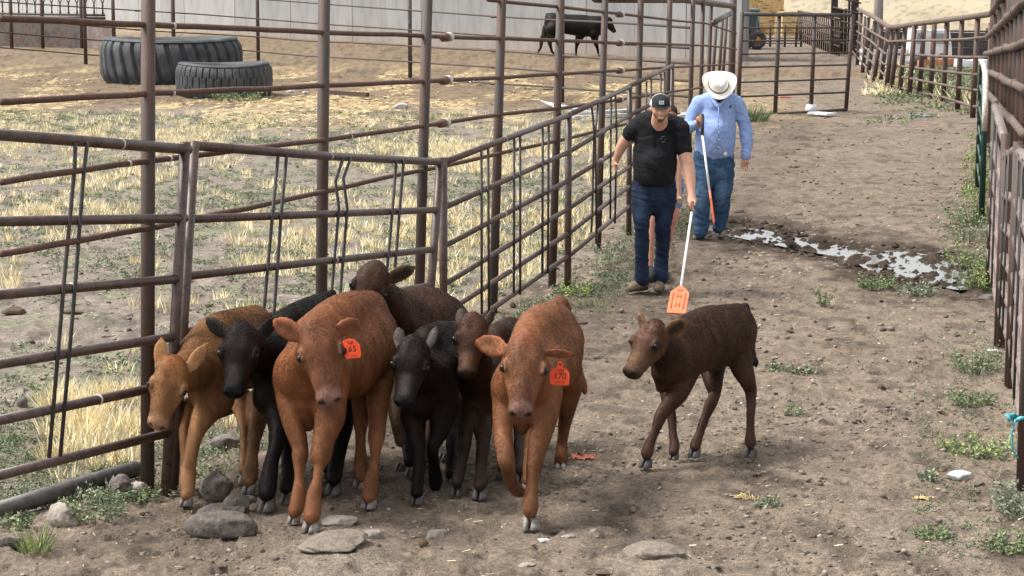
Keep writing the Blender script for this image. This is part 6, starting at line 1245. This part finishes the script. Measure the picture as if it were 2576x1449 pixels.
mb = MB(); V2 = [v+np.array([0, .03, 0]) for v in V]; mb.add(V+V2, [(0, 2, 3, 1), (2, 4, 5, 3), (6, 7, 9, 8), (8, 9, 11, 10), (0, 1, 7, 6), (4, 10, 11, 5), (0, 6, 8, 2), (2, 8, 10, 4), (1, 3, 9, 7), (3, 5, 11, 9)]); tag(mb.build('sheet_metal', M_TIN, None, False), 'bent white sheet metal curling up beside the tall post in the pasture', 'sheet metal')
for lab, L in (('long white strip lying across the pasture behind the low panels', [(1430, 287), (1500, 288), (1585, 283)]), ('thin pale strip lying in front of the long white strip', [(1440, 300), (1520, 296), (1600, 293)]), ('pale sheet end showing between the two men', [(1690, 300), (1730, 292)])):
    strip('metal_strip', lab, 'metal strip', [G(*q)+Vector((0, 0, .03)) for q in L], .22 if 'thin' not in lab else .12, M_TIN, .04)
strip('plastic_sheet', 'flat white plastic sheet on the ground just in front of the far gate', 'plastic sheet', [G(2045, 287)+Vector((0, 0, .01)), G(2094, 291)+Vector((0, 0, .01))], .3, M_WPL, .04)
strip('fallen_pipe', 'short rusty pipe lying in the pasture grass near the second tall post', 'pipe', [G(830, 243)+Vector((0, 0, .05)), G(925, 249)+Vector((0, 0, .05))], .1, M_RUST, .1)
def scribble(name, label, cat, x, y, w_, m, sd, n=26, r=.0035, asp=.5):
    p = G(x, y); rg_ = np.random.default_rng(sd); P = []; a = 0
    for i in range(n): a += rg_.normal(0, 1.3); q = np.array([p.x+(i/n-.5)*w_+math.cos(a)*w_*.10, p.y+math.sin(a)*w_*asp*.4, 0]); q[2] = float(hgt(q[0], q[1]))+.012; P.append(q)
    mb = MB(); mb.tube(P, r, 5)
    for k in range(3): mb.tube([q+np.array([rg_.normal(0, .02), rg_.normal(0, .03), .002]) for q in P[k*4:k*4+14]], r, 5)
    tag(mb.build(name, m), label, cat)
M_TW = mat('orange_twine', (.62, .20, .12), .8); scribble('baling_twine', 'tangle of faded orange baling twine right of the tag 170 calf', 'twine', 1468, 1148, .17, M_TW, 4)
scribble('blue_scrap', 'scrap of blue plastic string on the far lane', 'plastic scrap', 2315, 290, .4, mat('blue_plastic', (.12, .28, .42), .6), 6, r=.014); scribble('red_scrap', 'bit of red string behind the far gate', 'plastic scrap', 1972, 243, .45, mat('red_plastic', (.5, .06, .06), .6), 9, r=.012)
scribble('straw_wad', 'small wad of pale straw in the lower right lane', 'straw', 2330, 1245, .10, mat('straw', (.55, .43, .22), .9), 12, n=40, r=.002); scribble('straw_wad', 'loose wad of pale straw in the middle of the right foreground', 'straw', 1880+0, 1245+0, .12, bpy.data.materials['straw'], 15, n=50, r=.002)
# dung pats and dark chips
M_DUNG = mat('dried_dung', (.060, .040, .026), .95, var=(.11, .07, .04), scale=20, bump=.9, bscale=60)
for i, (lab, x, y, w_, h_) in enumerate([('dark dung pile at the left edge seen through the panel', 30, 795, 80, 26), ('brown dung pat right of the one at the left edge', 178, 800, 62, 18), ('dark dung lump in the grass between the middle posts', 742, 600, 26, 20), ('brown flat pat above the grass behind the second panel', 735, 560, 60, 8), ('dark dung lump behind the tag 170 calf', 1290, 772, 20, 18), ('dark flat dung pat right of the lone calf', 1945, 912, 44, 12), ('dark crumbled dung at the bottom edge', 1500, 1432, 120, 16), ('dark dung crumbs in the lower middle', 2040, 1345, 40, 10), ('dark dung chip in the pasture left of the tyres', 225, 235, 44, 10), ('small dark dung chip beside the left pasture chip', 305, 236, 34, 8), ('dark dung chip in front of the wall', 900, 210, 26, 8), ('pair of dark chips in the yard near the cow', 1380, 224, 30, 8)]):
    n0 = len(SC.collection.objects); rock(lab, x, y, w_, h_, M_DUNG, 80+i, .35, .9, 0, 1.0); o = SC.collection.objects[-1]; o.name = 'dung_pat'; o['category'] = 'dung'; o['group'] = 'dung pats'
